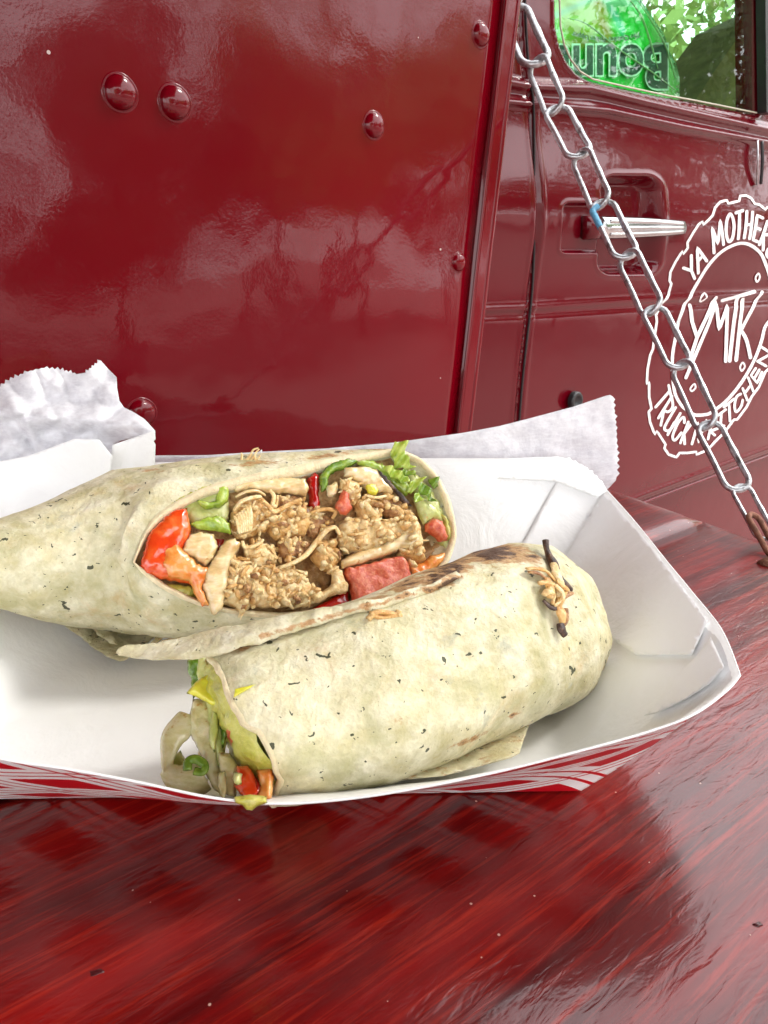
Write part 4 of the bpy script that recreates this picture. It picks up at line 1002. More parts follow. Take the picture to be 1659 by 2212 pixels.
# ---- filling spilling from the cut end
def L5(x, y): return (332 + .32 * x, 1128 + .32 * y)
dC = float((Cc[0] - CAMP) @ FW)
def spill(depth):
    def f(u, v):
        k = -ray(u, v)[2]; dfl = (CAMH - .005) / k                # never below the paper
        return CAMP + ray(u, v) * min(dfl, dC - .0045 + depth - (v - 1578) / FOC * .12)
    return f
vdir = -(Cc[0] - CAMP) / np.linalg.norm(Cc[0] - CAMP)
def piece(name, pts, T, mat, parent, posf, bulge=.002, rpx=14, rough=.0008, ns=260, step=5, rag=1.0, nrm=None, kind=None, label=None):
    P = [T(*p) for p in pts]; nn = vdir if nrm is None else nrm
    V, F, _ = chunk(P, step, posf, bulge, rpx, nn, rough, ns, seed=rnd.uniform(0, 50), rag=rag); return mobj(name, V, F, mat, parent, kind=kind, label=label)
for nm, mat, dep, bul, pts in [
    ('lettuce_piece', M_lettp, -.0005, .0015, [(300, 920), (350, 900), (385, 1000), (360, 1060), (310, 1100), (290, 1010)]),
    ('lettuce_piece', M_lettd, -.002, .0014, [(440, 1230), (500, 1240), (520, 1330), (500, 1440), (460, 1540), (450, 1400)]),
    ('lettuce_piece', M_lettp, -.003, .0016, [(400, 1260), (440, 1300), (440, 1420), (410, 1560), (370, 1480), (380, 1360)]),
    ('onion_piece', M_onionp, -.004, .0018, [(430, 1690), (480, 1680), (500, 1780), (480, 1880), (440, 1840)]),
    ('tomato_piece', M_redpep, -.005, .002, [(660, 1690), (740, 1770), (735, 1850), (690, 1860), (665, 1790)]),
    ('lettuce_piece', M_lettd, .006, .002, [(225, 930), (300, 905), (400, 880), (420, 980), (380, 1090), (300, 1150), (265, 1200), (250, 1050), (230, 1010)]),
    ('onion_piece', M_onionp, .003, .0035, [(265, 1190), (360, 1200), (420, 1300), (430, 1450), (440, 1600), (480, 1720), (480, 1860), (400, 1800), (350, 1700), (310, 1560), (245, 1430), (235, 1330)]),
    ('lettuce_piece', M_lettp, .001, .003, [(350, 1210), (480, 1180), (540, 1300), (500, 1450), (470, 1620), (430, 1660), (410, 1500), (370, 1380)]),
    ('lettuce_piece', M_lett, .000, .002, [(430, 1090), (480, 1110), (540, 1280), (570, 1440), (540, 1520), (490, 1400), (440, 1250)]),
    ('yellow_lettuce_leaf', M_yell, -.005, .0012, [(218, 1152), (300, 1060), (395, 1012), (470, 1110), (478, 1210), (450, 1245), (385, 1235), (300, 1185)]),
    ('tomato_piece', M_tom, -.002, .0025, [(500, 1290), (560, 1290), (600, 1400), (640, 1500), (650, 1610), (600, 1620), (540, 1540), (510, 1480), (475, 1400)]),
    ('onion_piece', M_onionp, -.001, .003, [(430, 1550), (520, 1560), (580, 1650), (560, 1800), (560, 1860), (490, 1840), (450, 1700)]),
    ('guacamole_smear', M_guac, -.004, .0025, [(560, 1450), (640, 1400), (730, 1400), (770, 1500), (800, 1600), (790, 1680), (700, 1680), (620, 1560)]),
    ('pepper_piece', M_tomskin, -.004, .003, [(560, 1640), (640, 1640), (710, 1740), (740, 1800), (700, 1870), (600, 1860), (540, 1780)]),
    ('orange_sauce_piece', M_orange, -.006, .0025, [(690, 1670), (800, 1650), (815, 1740), (800, 1860), (720, 1895), (680, 1880), (720, 1780)]),
    ('green_bit', M_lettp, -.008, .0018, [(540, 1680), (600, 1700), (590, 1770), (550, 1780), (530, 1730)]),
    ('chicken_piece', M_chick2, .004, .002, [(300, 1500), (350, 1480), (380, 1600), (350, 1640), (300, 1620)]),
    ]: piece(nm, pts, L5, mat, lower, spill(dep), bul)
# onion loop lying on the paper
lp = [L5(*p) for p in ((235, 1345), (185, 1430), (135, 1500), (105, 1600), (100, 1700), (150, 1765), (250, 1780), (335, 1735))]
pts = [spill(.004)(*p) for p in lp]; pts = [q + Zv * .002 for q in pts]
q = catmull(pts, 6); mobj('onion_loop', *tube(q, [.0030 + .0012 * math.sin(i * .2) + .0008 * (i > 24) for i in range(len(q))], 12, flat=.55), M_onionp, lower)
piece('onion_piece', [(90, 1600), (180, 1540), (240, 1640), (320, 1690), (370, 1740), (300, 1810), (180, 1820), (90, 1780)], L5, M_lettp, lower, spill(.006), .002)
q = catmull([spill(.0)(*L5(*p)) + Zv * .003 for p in ((235, 1740), (240, 1680), (290, 1665), (345, 1700), (340, 1750), (280, 1745))], 5); mobj('green_curl', *tube(q, .0012, 8, flat=.6), M_lettd, lower)
# drip of sauce hanging over the tray rim
dr = [(575, 1722), (640, 1712), (700, 1720), (705, 1733), (560, 1735)]
def drip_pos(u, v): return Pz(571, 1738, .0302) + (Pd(u, v, 1.0) - Pd(571, 1738, 1.0)) * float((Pz(571, 1738, .0302) - CAMP) @ FW)
piece('sauce_drip', [(505, 1722), (540, 1716), (575, 1720), (578, 1734), (556, 1742), (545, 1751), (533, 1750), (524, 1740), (508, 1734)], lambda x, y: (x, y), M_guac, lower, drip_pos, .0028, 10, .0003, step=4, rag=.3)
# thin scrap of yellow lettuce on the skin
def onlow(l): return lambda u, v: on_bvh(low_bvh, u, v, l)
V, F, _ = sheet([L5(*p) for p in ((548, 1190), (560, 1135), (690, 1105), (640, 1135), (590, 1165))], 5, onlow(.0012), .0006); mobj('lettuce_scrap', V, F, M_yell, lower)
# burnt shred of chicken on the right end
def L6(x, y): return (796 + .36 * x, 1062 + .36 * y)
def rise(pts, hs):
    out = []
    for p, h in zip(pts, hs):
        u, v = L6(*p); b = on_bvh(low_bvh, u, v, .0, default=float(np.linalg.norm(C[8] - CAMP))); vd = (CAMP - b); vd /= np.linalg.norm(vd); out.append(b + vd * h)
    return out
stem_base = on_bvh(low_bvh, *L6(1110, 440), .001)
dst = float((stem_base - CAMP) @ FW)
def L6d(x, y, dd_=0): return Pd(*L6(x, y), dst + dd_)
q = catmull([L6d(1062, 292, .004), L6d(1068, 340, .003), L6d(1085, 390, .002), L6d(1105, 425, .0), L6d(1122, 470, -.002)], 5)
mobj('charred_tip', *tube(q, np.interp(np.linspace(0, 1, len(q)), [0, .3, .8, 1], [.0011, .0009, .0016, .0014]), 9), M_char, lower)
pcs = []
for pts, hh, w, mt, nm in [
    (((950, 462), (1010, 462), (1070, 480), (1120, 540)), (.004, .003, .003, .003), .0012, M_chick, 'chicken_shred'), ((((955, 482)), (1020, 490), (1090, 540)), (.002, .003, .002), .0009, M_brown, 'chicken_shred'),
    (((1110, 430), (1130, 500), (1150, 560), (1140, 640)), (.003, .004, .004, .003), .0015, M_chick2, 'chicken_shred'), (((1140, 500), (1175, 545), (1222, 590)), (.004, .004, .003), .0011, M_char, 'charred_shred'),
    (((1130, 530), (1170, 570), (1200, 590)), (.005, .005, .004), .0011, M_chick, 'chicken_shred'), (((1222, 606), (1180, 625), (1130, 660)), (.003, .004, .003), .0012, M_brown, 'chicken_shred'),
    (((1020, 550), (1060, 545), (1110, 560), (1150, 600)), (.003, .004, .004, .004), .0013, M_chick, 'chicken_shred'), (((1050, 620), (1080, 600), (1110, 620), (1100, 680)), (.003, .004, .004, .003), .0015, M_chick2, 'chicken_shred'),
    (((1070, 520), (1090, 580), (1090, 640)), (.003, .004, .004), .0014, M_chick, 'chicken_shred'), (((1048, 650), (1090, 690), (1130, 700)), (.002, .003, .003), .0011, M_char, 'charred_shred'),
    (((1120, 560), (1160, 600), (1165, 650), (1110, 690)), (.005, .005, .004, .003), .0013, M_chick2, 'chicken_shred'), (((1180, 600), (1150, 650), (1140, 700), (1170, 730)), (.004, .004, .003, .003), .0012, M_chick, 'chicken_shred'),
    (((1135, 690), (1160, 740), (1165, 790)), (.003, .0035, .003), .0018, M_chick, 'chicken_shred'), (((1185, 700), (1185, 760), (1170, 800)), (.003, .003, .003), .0009, M_brown, 'chicken_shred'),
    (((1150, 790), (1160, 830), (1182, 868)), (.003, .003, .003), .0014, M_char, 'charred_tip')]:
    q = catmull(rise(pts, hh), 6); n_ = len(q); mobj(nm, *tube(q, [w * (.55 + .45 * math.sin(math.pi * (.12 + .8 * i / n_))) * (1 + .25 * fbm(p, 400, 3)) for i, p in enumerate(q)], 8, flat=.5), mt, lower)

# tortilla tail and browned scrap under the lower wrap
def floor_pos(z, k=0.0): return lambda u, v: np.maximum(Pz(u, v, z), [-9, -9, 0]) + Zv * .0006 * fbm(Pz(u, v, z), 60, 2)
V, F, V2 = sheet([(820, 1680), (920, 1640), (1000, 1605), (1080, 1565), (1152, 1545), (1140, 1575), (1130, 1602), (1122, 1628), (1103, 1638), (1040, 1655), (960, 1676), (880, 1684)], 8, on_floor := (lambda u, v: Pz(u, v, .013 + .0008 * math.sin(u * .03))), .0012)
mobj('tortilla_tail', V, F, M_tort, lower, attrs={'toast': [.35] * len(V)})
piece('browned_scrap', [(1080, 1572), (1150, 1535), (1210, 1512), (1270, 1478), (1292, 1456), (1300, 1470), (1280, 1490), (1262, 1494), (1240, 1512), (1232, 1526), (1228, 1512), (1190, 1530), (1120, 1562)], lambda x, y: (x, y), M_brown, lower, lambda u, v: Pz(u, v, .012), .0016, 8, .0004, step=6)

# flap of tortilla along the top of the lower wrap, torn lip towards the left
def flap_pos(u, v):
    b = on_bvh(low_bvh, max(u, 475), v + 0, .0)
    dd0 = float((on_bvh(low_bvh, max(u, 480), 1405 - .33 * (max(u, 480) - 480) + 22, 0) - CAMP) @ FW)
    dz = dd0 + .001 + .010 * sstep(1420 - .30 * (u - 420) - v, 0, 60)
    return Pd(u, v, dz - .0016)
FL = [(250, 1411), (256, 1400), (270, 1395), (330, 1390), (380, 1378), (450, 1362), (540, 1343), (640, 1322), (760, 1304), (860, 1282), (930, 1262), (985, 1232), (1000, 1245), (930, 1280), (860, 1305), (820, 1316), (780, 1326), (740, 1334), (712, 1340), (690, 1352), (650, 1362), (610, 1372), (585, 1380), (560, 1392), (520, 1400), (490, 1410), (462, 1418), (430, 1424), (380, 1426), (330, 1424), (280, 1421), (258, 1418)]
q = densify(FL, 7); FLr = [tuple(p + np.array([0, 1.6 * noise.noise(Vector((p[0] * .09, p[1] * .09, 3)))])) for p in q]
V, F, V2 = sheet(FLr, 7, lambda u, v: flap_pos(u, v) + Zv * .0006 * fbm((u * .02, v * .02, 0), 1, 3), .0017)
mobj('tortilla_flap', V, F, M_tort, lower, attrs={'toast': [.62 * math.exp(-((p[1] - (1350 - .28 * (p[0] - 650))) / 9) ** 2) * (p[0] > 560) + .45 * sstep(p[0], 900, 960) for p in V2]})
for pts in ([(795, 1338), (815, 1322), (850, 1326), (868, 1330)], [(800, 1325), (825, 1334), (866, 1327)], [(858, 1330), (862, 1318)]):
    q = catmull([flap_pos(*p) - ray(*p) * .0022 for p in pts], 5); mobj('chicken_shred', *tube(q, .0010, 8, flat=.7), M_chick, lower)
for pts in ([(352, 1362), (335, 1385), (318, 1402)], [(480, 1352), (420, 1366), (350, 1388)], [(360, 1360), (350, 1374), (330, 1390)]):
    q = catmull([Pz(*p, .010) for p in pts], 5); mobj('white_shred', *tube(q, .0011, 8, flat=.6), M_onion, lower)

# ================================================================ UPPER WRAP HALF
FACE = [(850, 969), (740, 986), (650, 1003), (560, 1021), (470, 1043), (400, 1072), (345, 1106), (310, 1150), (286, 1215),          # top -> left tip
        (300, 1232), (335, 1262), (380, 1289), (440, 1312), (520, 1330), (600, 1337),                                             # -> bottom
        (700, 1328), (770, 1319), (840, 1306), (900, 1276), (945, 1245), (972, 1207), (986, 1160),                                # -> right
        (980, 1112), (966, 1066), (940, 1022), (900, 986)]
fm = np.array([-0.0, 0, 0]); d0 = .292; fc = Pd(640, 1160, d0); vray = ray(640, 1160); vray = vray / np.linalg.norm(vray)
fn = -vray + .30 * RT + .26 * UP; fn /= np.linalg.norm(fn); fcst = float(fn @ fc)
def face(u, v, off=0.0): return Ppl(u, v, fn, fcst) + fn * off
quart = [(0, 8), (8, 14), (14, 21), (21, 26)]; NQ = 36; fpx = []
F_ = FACE + [FACE[0]]
for a, b in quart:
    C_ = np.array(catmull([np.array(F_[i]) for i in range(a, b + 1)], 8)); d = np.r_[0, np.cumsum(np.linalg.norm(np.diff(C_, axis=0), axis=1))]; t = np.linspace(0, d[-1], NQ + 1)[:-1]
    fpx += [(np.interp(x, d, C_[:, 0]), np.interp(x, d, C_[:, 1])) for x in t]
NU = len(fpx); ringF = np.array([face(*p) for p in fpx])
UR = [((-170, 1190), (-165, 1262)), ((-120, 1165), (-118, 1285)), ((-50, 1138), (-52, 1306)), ((30, 1108), (22, 1322)), ((100, 1080), (92, 1341)), ((170, 1048), (165, 1354)), ((240, 1020), (240, 1363))]
Cu, Ru = ring_loft(UR, 0, None, '', None, [.052, .050, .047, .045, .043, .042, .0415])
Cu2, ru2, du2 = interp_rings(Cu, Ru, 5)
upper = empty('wrap_half', Cu[4] * [1, 1, 0] + np.array([.03, 0, .002]), 'rear half of herb tortilla wrap showing its cut face of chicken, tomato and lettuce', 'wrap', 'two halves of the cut wrap')
loops = []
for i in range(len(Cu2)):
    a, e1, e2 = frame_at(i, Cu2, du2); lp = []
    for k in range(NU):
        t = 2 * math.pi * k / NU; lp.append(Cu2[i] + ru2[i] * (math.cos(t) * e1 - math.sin(t) * e2))
    loops.append(np.array(lp))
last = loops[-1]; NI = 22; h0 = (loops[-1] - loops[-6]) / 5 * 9; 
for i in range(1, NI + 1):
    t = i / NI; P = last * (1 - t) + ringF * t
    cen = P.mean(0); bul = math.sin(math.pi * t) * .0035
    n_ = P - cen; n_ /= np.linalg.norm(n_, axis=1)[:, None]; loops.append(P + n_ * bul)
UT = [(560, 1000, 70, 8, -.1, .7), (700, 985, 80, 7, -.15, .7), (330, 1015, 60, 6, 0, .55), (820, 970, 60, 7, 0, .5)]
V = []; toast = []
for i, lp in enumerate(loops):
    cen = lp.mean(0); tt = i / len(loops)
    for k, p in enumerate(lp):
        q = p - cen; q /= np.linalg.norm(q) + 1e-9
        w = 1 - sstep(i, len(loops) - 5, len(loops) - 1) * .75
        ang = 2 * math.pi * k / NU
        p = p + q * w * (.0011 * fbm(p, 30, 7) + .0004 * fbm(p, 100, 3) + .0004 * math.sin(ang * 14 + 3 * fbm(p, 25, 3)) * sstep(tt, .25, .7))
        if p[2] < .0035: p = np.array([p[0], p[1], .0035 + (p[2] - .0035) * .1])
        V.append(p); u, v = proj(p); t = 0
        for (x, y, a, b, r, s) in UT:
            du = (u - x) * math.cos(r) + (v - y) * math.sin(r); dv = -(u - x) * math.sin(r) + (v - y) * math.cos(r); t = max(t, s * math.exp(-(du / a) ** 2 - (dv / b) ** 2))
        toast.append(t)
F = []; m = len(loops)
for i in range(m - 1):
    for k in range(NU): l = (k + 1) % NU; F.append([i * NU + k, i * NU + l, (i + 1) * NU + l, (i + 1) * NU + k])
V.append(loops[0].mean(0) - np.array([.004, 0, 0])); toast.append(0); F += [[(k + 1) % NU, k, len(V) - 1] for k in range(NU)]
# cut edge of the tortilla: band between the outer and inner outline, then a wall going in
px = np.array(fpx); cpx = np.array([640, 1155.])
def inset(px, w):
    out = []; n = len(px)
    for k in range(n):
        t = px[(k + 2) % n] - px[(k - 2) % n]; t /= np.linalg.norm(t) + 1e-9; nn = np.array([t[1], -t[0]]); c = px[k]
        if (cpx - c) @ nn < 0: nn = -nn
        out.append(c + nn * w[k])
    return np.array(out)
wid = []
for k, p in enumerate(px):
    w = 13 + 5 * noise.noise(Vector((p[0] * .01, p[1] * .01, 1)))
    if k < NQ: w += 10 * math.sin(math.pi * k / NQ)              # thicker folded layers along the top
    wid.append(w * min(1, .35 + abs(p[0] - 286) / 60))
pin = inset(px, wid); b0 = (m - 1) * NU; i1 = len(V)
for k in range(NU): V.append(face(*pin[k], .0008 * fbm((k * .2, 0, 0), 1, 2) - .0004)); toast.append(0)
for k in range(NU): V.append(face(*(pin[k] + (cpx - pin[k]) * .01), -.012)); toast.append(0)
for k in range(NU):
    l = (k + 1) % NU; F.append([b0 + k, b0 + l, i1 + l, i1 + k]); F.append([i1 + k, i1 + l, i1 + NU + l, i1 + NU + k])
mobj('tortilla', V, F, M_tort, upper, attrs={'toast': toast})
Vr = []; Fr = []; NB = 5
for j in range(NB + 1):
    for k in range(NU):
        q = px[k] + (pin[k] - px[k]) * j / NB; p = face(*q, .0004 + .0011 * math.sin(math.pi * j / NB) + .0005 * fbm(face(*q), 260, 5)); Vr.append(p)
for j in range(NB):
    for k in range(NU): l = (k + 1) % NU; Fr.append([j * NU + k, j * NU + l, (j + 1) * NU + l, (j + 1) * NU + k])
for k in range(NU): Vr.append(face(*pin[k], -.008))
for k in range(NU): l = (k + 1) % NU; Fr.append([NB * NU + k, NB * NU + l, (NB + 1) * NU + l, (NB + 1) * NU + k])
mobj('cut_edge', Vr, Fr, M_tedge, upper)
# packed filling behind the separate pieces
ip = [tuple(p) for p in inset(px, [w * .8 for w in wid])[::3]]
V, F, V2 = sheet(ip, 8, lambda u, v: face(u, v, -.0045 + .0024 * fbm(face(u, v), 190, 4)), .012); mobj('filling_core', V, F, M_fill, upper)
def C6(x, y): return (265.4 + .24 * x, 929 + .24 * y)
def C7(x, y): return (597 + .24 * x, 929 + .24 * y)
def fpos(off): return lambda u, v: face(u, v, off)
PIECES = [
 ('guacamole_smear', M_guac, -.0015, .0018, C6, [(360, 690), (480, 610), (600, 550), (800, 470), (1000, 430), (1180, 405), (1180, 430), (1000, 475), (820, 515), (640, 590), (520, 660), (420, 745)], 8),
 ('lettuce_piece', M_lettp, -.003, .002, C7, [(1150, 290), (1290, 380), (1420, 510), (1520, 680), (1590, 860), (1600, 1010), (1560, 1120), (1480, 1000), (1420, 820), (1320, 640), (1220, 480)], 14),
 # name, material, offset, bulge, transform, outline, swell radius
 ('guacamole_smear', M_guac, -.002, .002, C6, [(330, 1380), (500, 1370), (660, 1400), (670, 1480), (600, 1520), (500, 1515), (400, 1480)], 12),
 ('lettuce_piece', M_lettp, -.004, .003, C6, [(520, 640), (640, 560), (780, 500), (850, 470), (970, 455), (980, 560), (975, 700), (965, 860), (900, 900), (760, 860), (620, 850), (560, 740), (470, 700)], 22),
 ('lettuce_rib', M_lett, -.0005, .002, C6, [(640, 600), (720, 640), (830, 640), (850, 560), (830, 510), (900, 490), (960, 520), (950, 640), (880, 700), (760, 710), (700, 690)], 10),
 ('tomato_piece', M_tomskin, .0005, .004, C6, [(440, 730), (520, 708), (575, 705), (590, 800), (620, 900), (600, 990), (540, 1080), (520, 1150), (600, 1230), (640, 1300), (640, 1390), (500, 1375), (330, 1345), (200, 1290), (155, 1220), (195, 1060), (230, 940), (300, 860), (380, 780)], 26),
 ('juicy_flesh_piece', M_orange, .0028, .0026, C6, [(360, 1100), (470, 1020), (560, 1120), (660, 1210), (770, 1260), (750, 1350), (700, 1430), (770, 1590), (700, 1600), (630, 1480), (580, 1370), (400, 1340), (330, 1240)], 24),
 ('onion_piece', M_onion, .0025, .0022, C6, [(600, 950), (700, 930), (810, 950), (850, 1060), (800, 1180), (730, 1240), (620, 1160), (510, 1110), (560, 1010)], 16),
 ('lettuce_leaf', M_lett, .003, .0016, C6, [(595, 850), (680, 830), (740, 800), (860, 790), (940, 850), (972, 955), (900, 945), (820, 930), (700, 915), (640, 900)], 14),
 ('onion_slice', M_onion, .003, .0026, C6, [(900, 1010), (1000, 990), (1060, 1040), (1000, 1140), (960, 1240), (930, 1400), (900, 1560), (880, 1640), (800, 1680), (760, 1600), (700, 1430), (720, 1290), (820, 1150)], 16),
 ('onion_slice', M_onion, -.0005, .0022, C6, [(985, 520), (1060, 455), (1250, 440), (1500, 420), (1650, 440), (1680, 520), (1655, 595), (1500, 565), (1350, 572), (1150, 530), (1020, 565)], 14),
 ('tomato_piece', M_redpep, -.004, .002, C6, [(790, 930), (950, 960), (900, 1060), (850, 1100)], 10),
 ('chicken_piece', M_chick, -.002, .0045, C6, [(975, 740), (1040, 660), (1130, 600), (1225, 610), (1300, 680), (1400, 740), (1410, 880), (1290, 900), (1180, 960), (1100, 985), (1030, 975), (960, 880)], 20),
 ('chicken_piece', M_brown, -.0035, .003, C6, [(1380, 600), (1560, 560), (1650, 600), (1620, 700), (1480, 730), (1400, 700)], 14),
 ('chicken_piece', M_chick, -.002, .0045, C6, [(1340, 740), (1500, 700), (1660, 720), (1700, 850), (1640, 950), (1500, 960), (1380, 990), (1300, 900)], 20),
 ('chicken_piece', M_chick2, -.0015, .0045, C6, [(1100, 1040), (1220, 1000), (1320, 1020), (1390, 1110), (1390, 1190), (1250, 1265), (1150, 1240), (1090, 1150)], 22),
 ('chicken_piece', M_brown, -.002, .004, C6, [(1390, 1000), (1500, 960), (1620, 980), (1700, 1060), (1620, 1160), (1480, 1190), (1400, 1150)], 20),
 ('chicken_piece', M_chick2, -.0005, .005, C6, [(960, 1150), (1080, 1170), (1200, 1250), (1300, 1390), (1480, 1400), (1580, 1500), (1540, 1590), (1300, 1600), (1150, 1600), (1100, 1640), (1045, 1690), (1010, 1600), (890, 1560), (900, 1350)], 24),
 ('chicken_piece', M_chick2, -.001, .005, C6, [(1200, 1240), (1400, 1220), (1600, 1260), (1720, 1420), (1760, 1540), (1640, 1600), (1500, 1580), (1380, 1480), (1250, 1380)], 22),
 ('chicken_piece', M_chick, -.001, .0045, C7, [(320, 1020), (450, 980), (560, 1060), (560, 1200), (490, 1290), (380, 1240), (310, 1150)], 20),
 ('chicken_piece', M_brown, -.004, .0035, C7, [(100, 700), (260, 640), (400, 700), (560, 800), (500, 900), (360, 960), (200, 900), (80, 820)], 18),
 ('red_pepper_strip', M_redpep, -.003, .003, C7, [(290, 420), (350, 350), (420, 400), (400, 520), (410, 640), (400, 715), (350, 722), (310, 660), (300, 540)], 12),
 ('lettuce_leaf', M_lettd, .0005, .002, C7, [(400, 560), (385, 430), (440, 340), (520, 275), (640, 258), (730, 290), (640, 350), (520, 380), (470, 440), (450, 540)], 12),
 ('lettuce_leaf', M_lett, -.001, .002, C7, [(640, 262), (760, 250), (880, 265), (1000, 330), (1120, 345), (1170, 440), (1240, 540), (1160, 600), (1060, 510), (900, 390), (760, 310)], 14),
 ('onion_slice', M_onion, .001, .003, C7, [(600, 350), (700, 335), (820, 335), (900, 380), (960, 440), (1060, 560), (1030, 600), (940, 570), (860, 600), (770, 520), (690, 460), (600, 430)], 18),
 ('charred_rim', M_char, .0025, .0016, C7, [(880, 360), (960, 430), (1050, 530), (1150, 630), (1200, 700), (1130, 700), (1060, 600), (960, 530), (900, 430)], 8),
 ('onion_piece', M_onion, .001, .002, C7, [(445, 510), (530, 455), (560, 540), (500, 615), (440, 600)], 10),
 ('chicken_piece', M_chick2, .0015, .003, C7, [(555, 450), (640, 450), (725, 490), (750, 600), (690, 690), (640, 680), (600, 590), (560, 540)], 14),
 ('lettuce_piece', M_yell, .003, .0018, C7, [(785, 520), (840, 490), (900, 560), (880, 610), (800, 590)], 9),
 ('tomato_piece', M_tom, .0032, .0022, C7, [(578, 550), (620, 590), (662, 730), (600, 790), (545, 775), (505, 715), (540, 620)], 10),
 ('chicken_piece', M_brown, -.0015, .0035, C7, [(930, 600), (1060, 580), (1180, 660), (1220, 780), (1100, 830), (1000, 780), (920, 700)], 16),
 ('chicken_piece', M_chick, -.001, .004, C7, [(690, 640), (800, 590), (930, 640), (960, 780), (860, 860), (740, 800)], 16),
 ('chicken_piece', M_chick2, -.0005, .005, C7, [(560, 860), (640, 790), (760, 780), (900, 840), (1000, 800), (1180, 740), (1280, 840), (1320, 1020), (1240, 1060), (1100, 980), (900, 1080), (720, 1120), (590, 1120), (545, 1000)], 24),
 ('chicken_piece', M_chick, .0, .0035, C7, [(1180, 1000), (1290, 980), (1335, 1180), (1290, 1200), (1180, 1170), (1060, 1130)], 14),
 ('onion_slice', M_onion, .002, .002, C7, [(560, 1180), (700, 1110), (900, 1050), (1080, 950), (1220, 850), (1260, 900), (1300, 1060), (1200, 1100), (1100, 1090), (960, 1150), (860, 1180), (700, 1230), (570, 1260)], 12),
 ('tomato_slice', M_tom, .001, .0042, C7, [(600, 1250), (740, 1225), (880, 1185), (1000, 1150), (1090, 1145), (1160, 1220), (1180, 1300), (1210, 1390), (1100, 1440), (960, 1520), (820, 1585), (740, 1620), (680, 1600), (650, 1420), (590, 1320)], 7),
 ('tomato_skin', M_redpep, -.002, .003, C7, [(280, 1620), (450, 1530), (600, 1450), (655, 1430), (685, 1590), (600, 1620), (450, 1640)], 12),
 ('chicken_skin', M_chick2, .002, .0028, C7, [(500, 1240), (575, 1270), (610, 1370), (638, 1425), (610, 1480), (480, 1500), (380, 1555), (200, 1605), (60, 1630), (200, 1560), (380, 1480), (480, 1400), (480, 1300)], 10),
 ('lettuce_piece', M_lettp, -.0015, .0025, C7, [(1240, 600), (1340, 600), (1440, 680), (1500, 740), (1520, 830), (1420, 800), (1340, 850), (1290, 760)], 16),
 ('guacamole_smear', M_guac, -.001, .002, C7, [(1480, 740), (1540, 770), (1580, 880), (1570, 1000), (1530, 960), (1500, 850)], 9),
 ('tomato_piece', M_tom, .001, .0034, C7, [(1320, 860), (1400, 800), (1470, 830), (1510, 900), (1535, 1000), (1460, 1015), (1390, 960), (1330, 920)], 14),
 ('juicy_flesh_piece', M_orange, -.0015, .003, C7, [(1180, 1210), (1330, 1180), (1400, 1120), (1540, 1090), (1520, 1180), (1400, 1270), (1280, 1360), (1200, 1380)], 14),
 ('lettuce_scrap', M_yell, .0, .0014, C7, [(1210, 1350), (1280, 1300), (1370, 1280), (1320, 1330), (1250, 1370)], 7),
 ('onion_bit', M_chick2, .003, .0014, C7, [(1150, 1170), (1200, 1190), (1250, 1225), (1240, 1250), (1180, 1250)], 7),
 ('onion_bit', M_chick2, .003, .0012, C7, [(1170, 1280), (1195, 1290), (1200, 1335), (1175, 1345)], 6),
 ('pepper_piece', M_brown, -.004, .002, C7, [(120, 330), (260, 300), (330, 330), (300, 400), (240, 410)], 10),
]
for nm, mat, off, bul, T, pts, rp2 in PIECES:
    piece(nm, pts, T, mat, upper, fpos(off), bul, rp2, .0011 if 'chicken' in nm else .0006, 420 if 'chicken' in nm else 200, 4.5, 1.5, fn)
# chopped chicken chunks packed between the larger pieces
CHP = [([T(*p) for p in pts], off + bul) for nm, mat, off, bul, T, pts, rp2 in PIECES if nm == 'chicken_piece']
cr = random.Random(5)
for P, of in CHP:
    A = np.array(P); x0, y0 = A.min(0); x1, y1 = A.max(0); D_ = np.array(densify(P, 6))
    for _ in range(int((x1 - x0) * (y1 - y0) / 620) + 2):
        u, v = cr.uniform(x0, x1), cr.uniform(y0, y1)
        if not inside((u, v), P): continue
        e = min(1, edist((u, v), D_) / 18); a0 = cr.uniform(0, 3.14); ra, rb = cr.uniform(8, 19), cr.uniform(5, 11); n_ = cr.choice((6, 7, 8)); poly = []
        for j in range(n_):
            t = 2 * math.pi * j / n_; k = cr.uniform(.72, 1.2); x, y = ra * k * math.cos(t), rb * k * math.sin(t)
            poly.append((u + x * math.cos(a0) - y * math.sin(a0), v + x * math.sin(a0) + y * math.cos(a0)))
        hg = of - .0040 * (1 - math.sqrt(1 - (1 - e) ** 2)) + cr.uniform(-.0012, .0006); tl_ = cr.uniform(-.00010, .00010), cr.uniform(-.00010, .00010)
        mt = cr.choice((M_chick2, M_chick2, M_chick2, M_chick, M_chick, M_brown))
        V, F, _ = chunk(poly, 4, (lambda uu, vv, hg=hg, u=u, v=v, tl_=tl_: face(uu, vv, hg + (uu - u) * tl_[0] + (vv - v) * tl_[1])), cr.uniform(.0014, .0028), 6, fn, .0010, 520, seed=cr.uniform(0, 60), rag=.8)
        mobj('chicken_chunk', V, F, mt, upper)
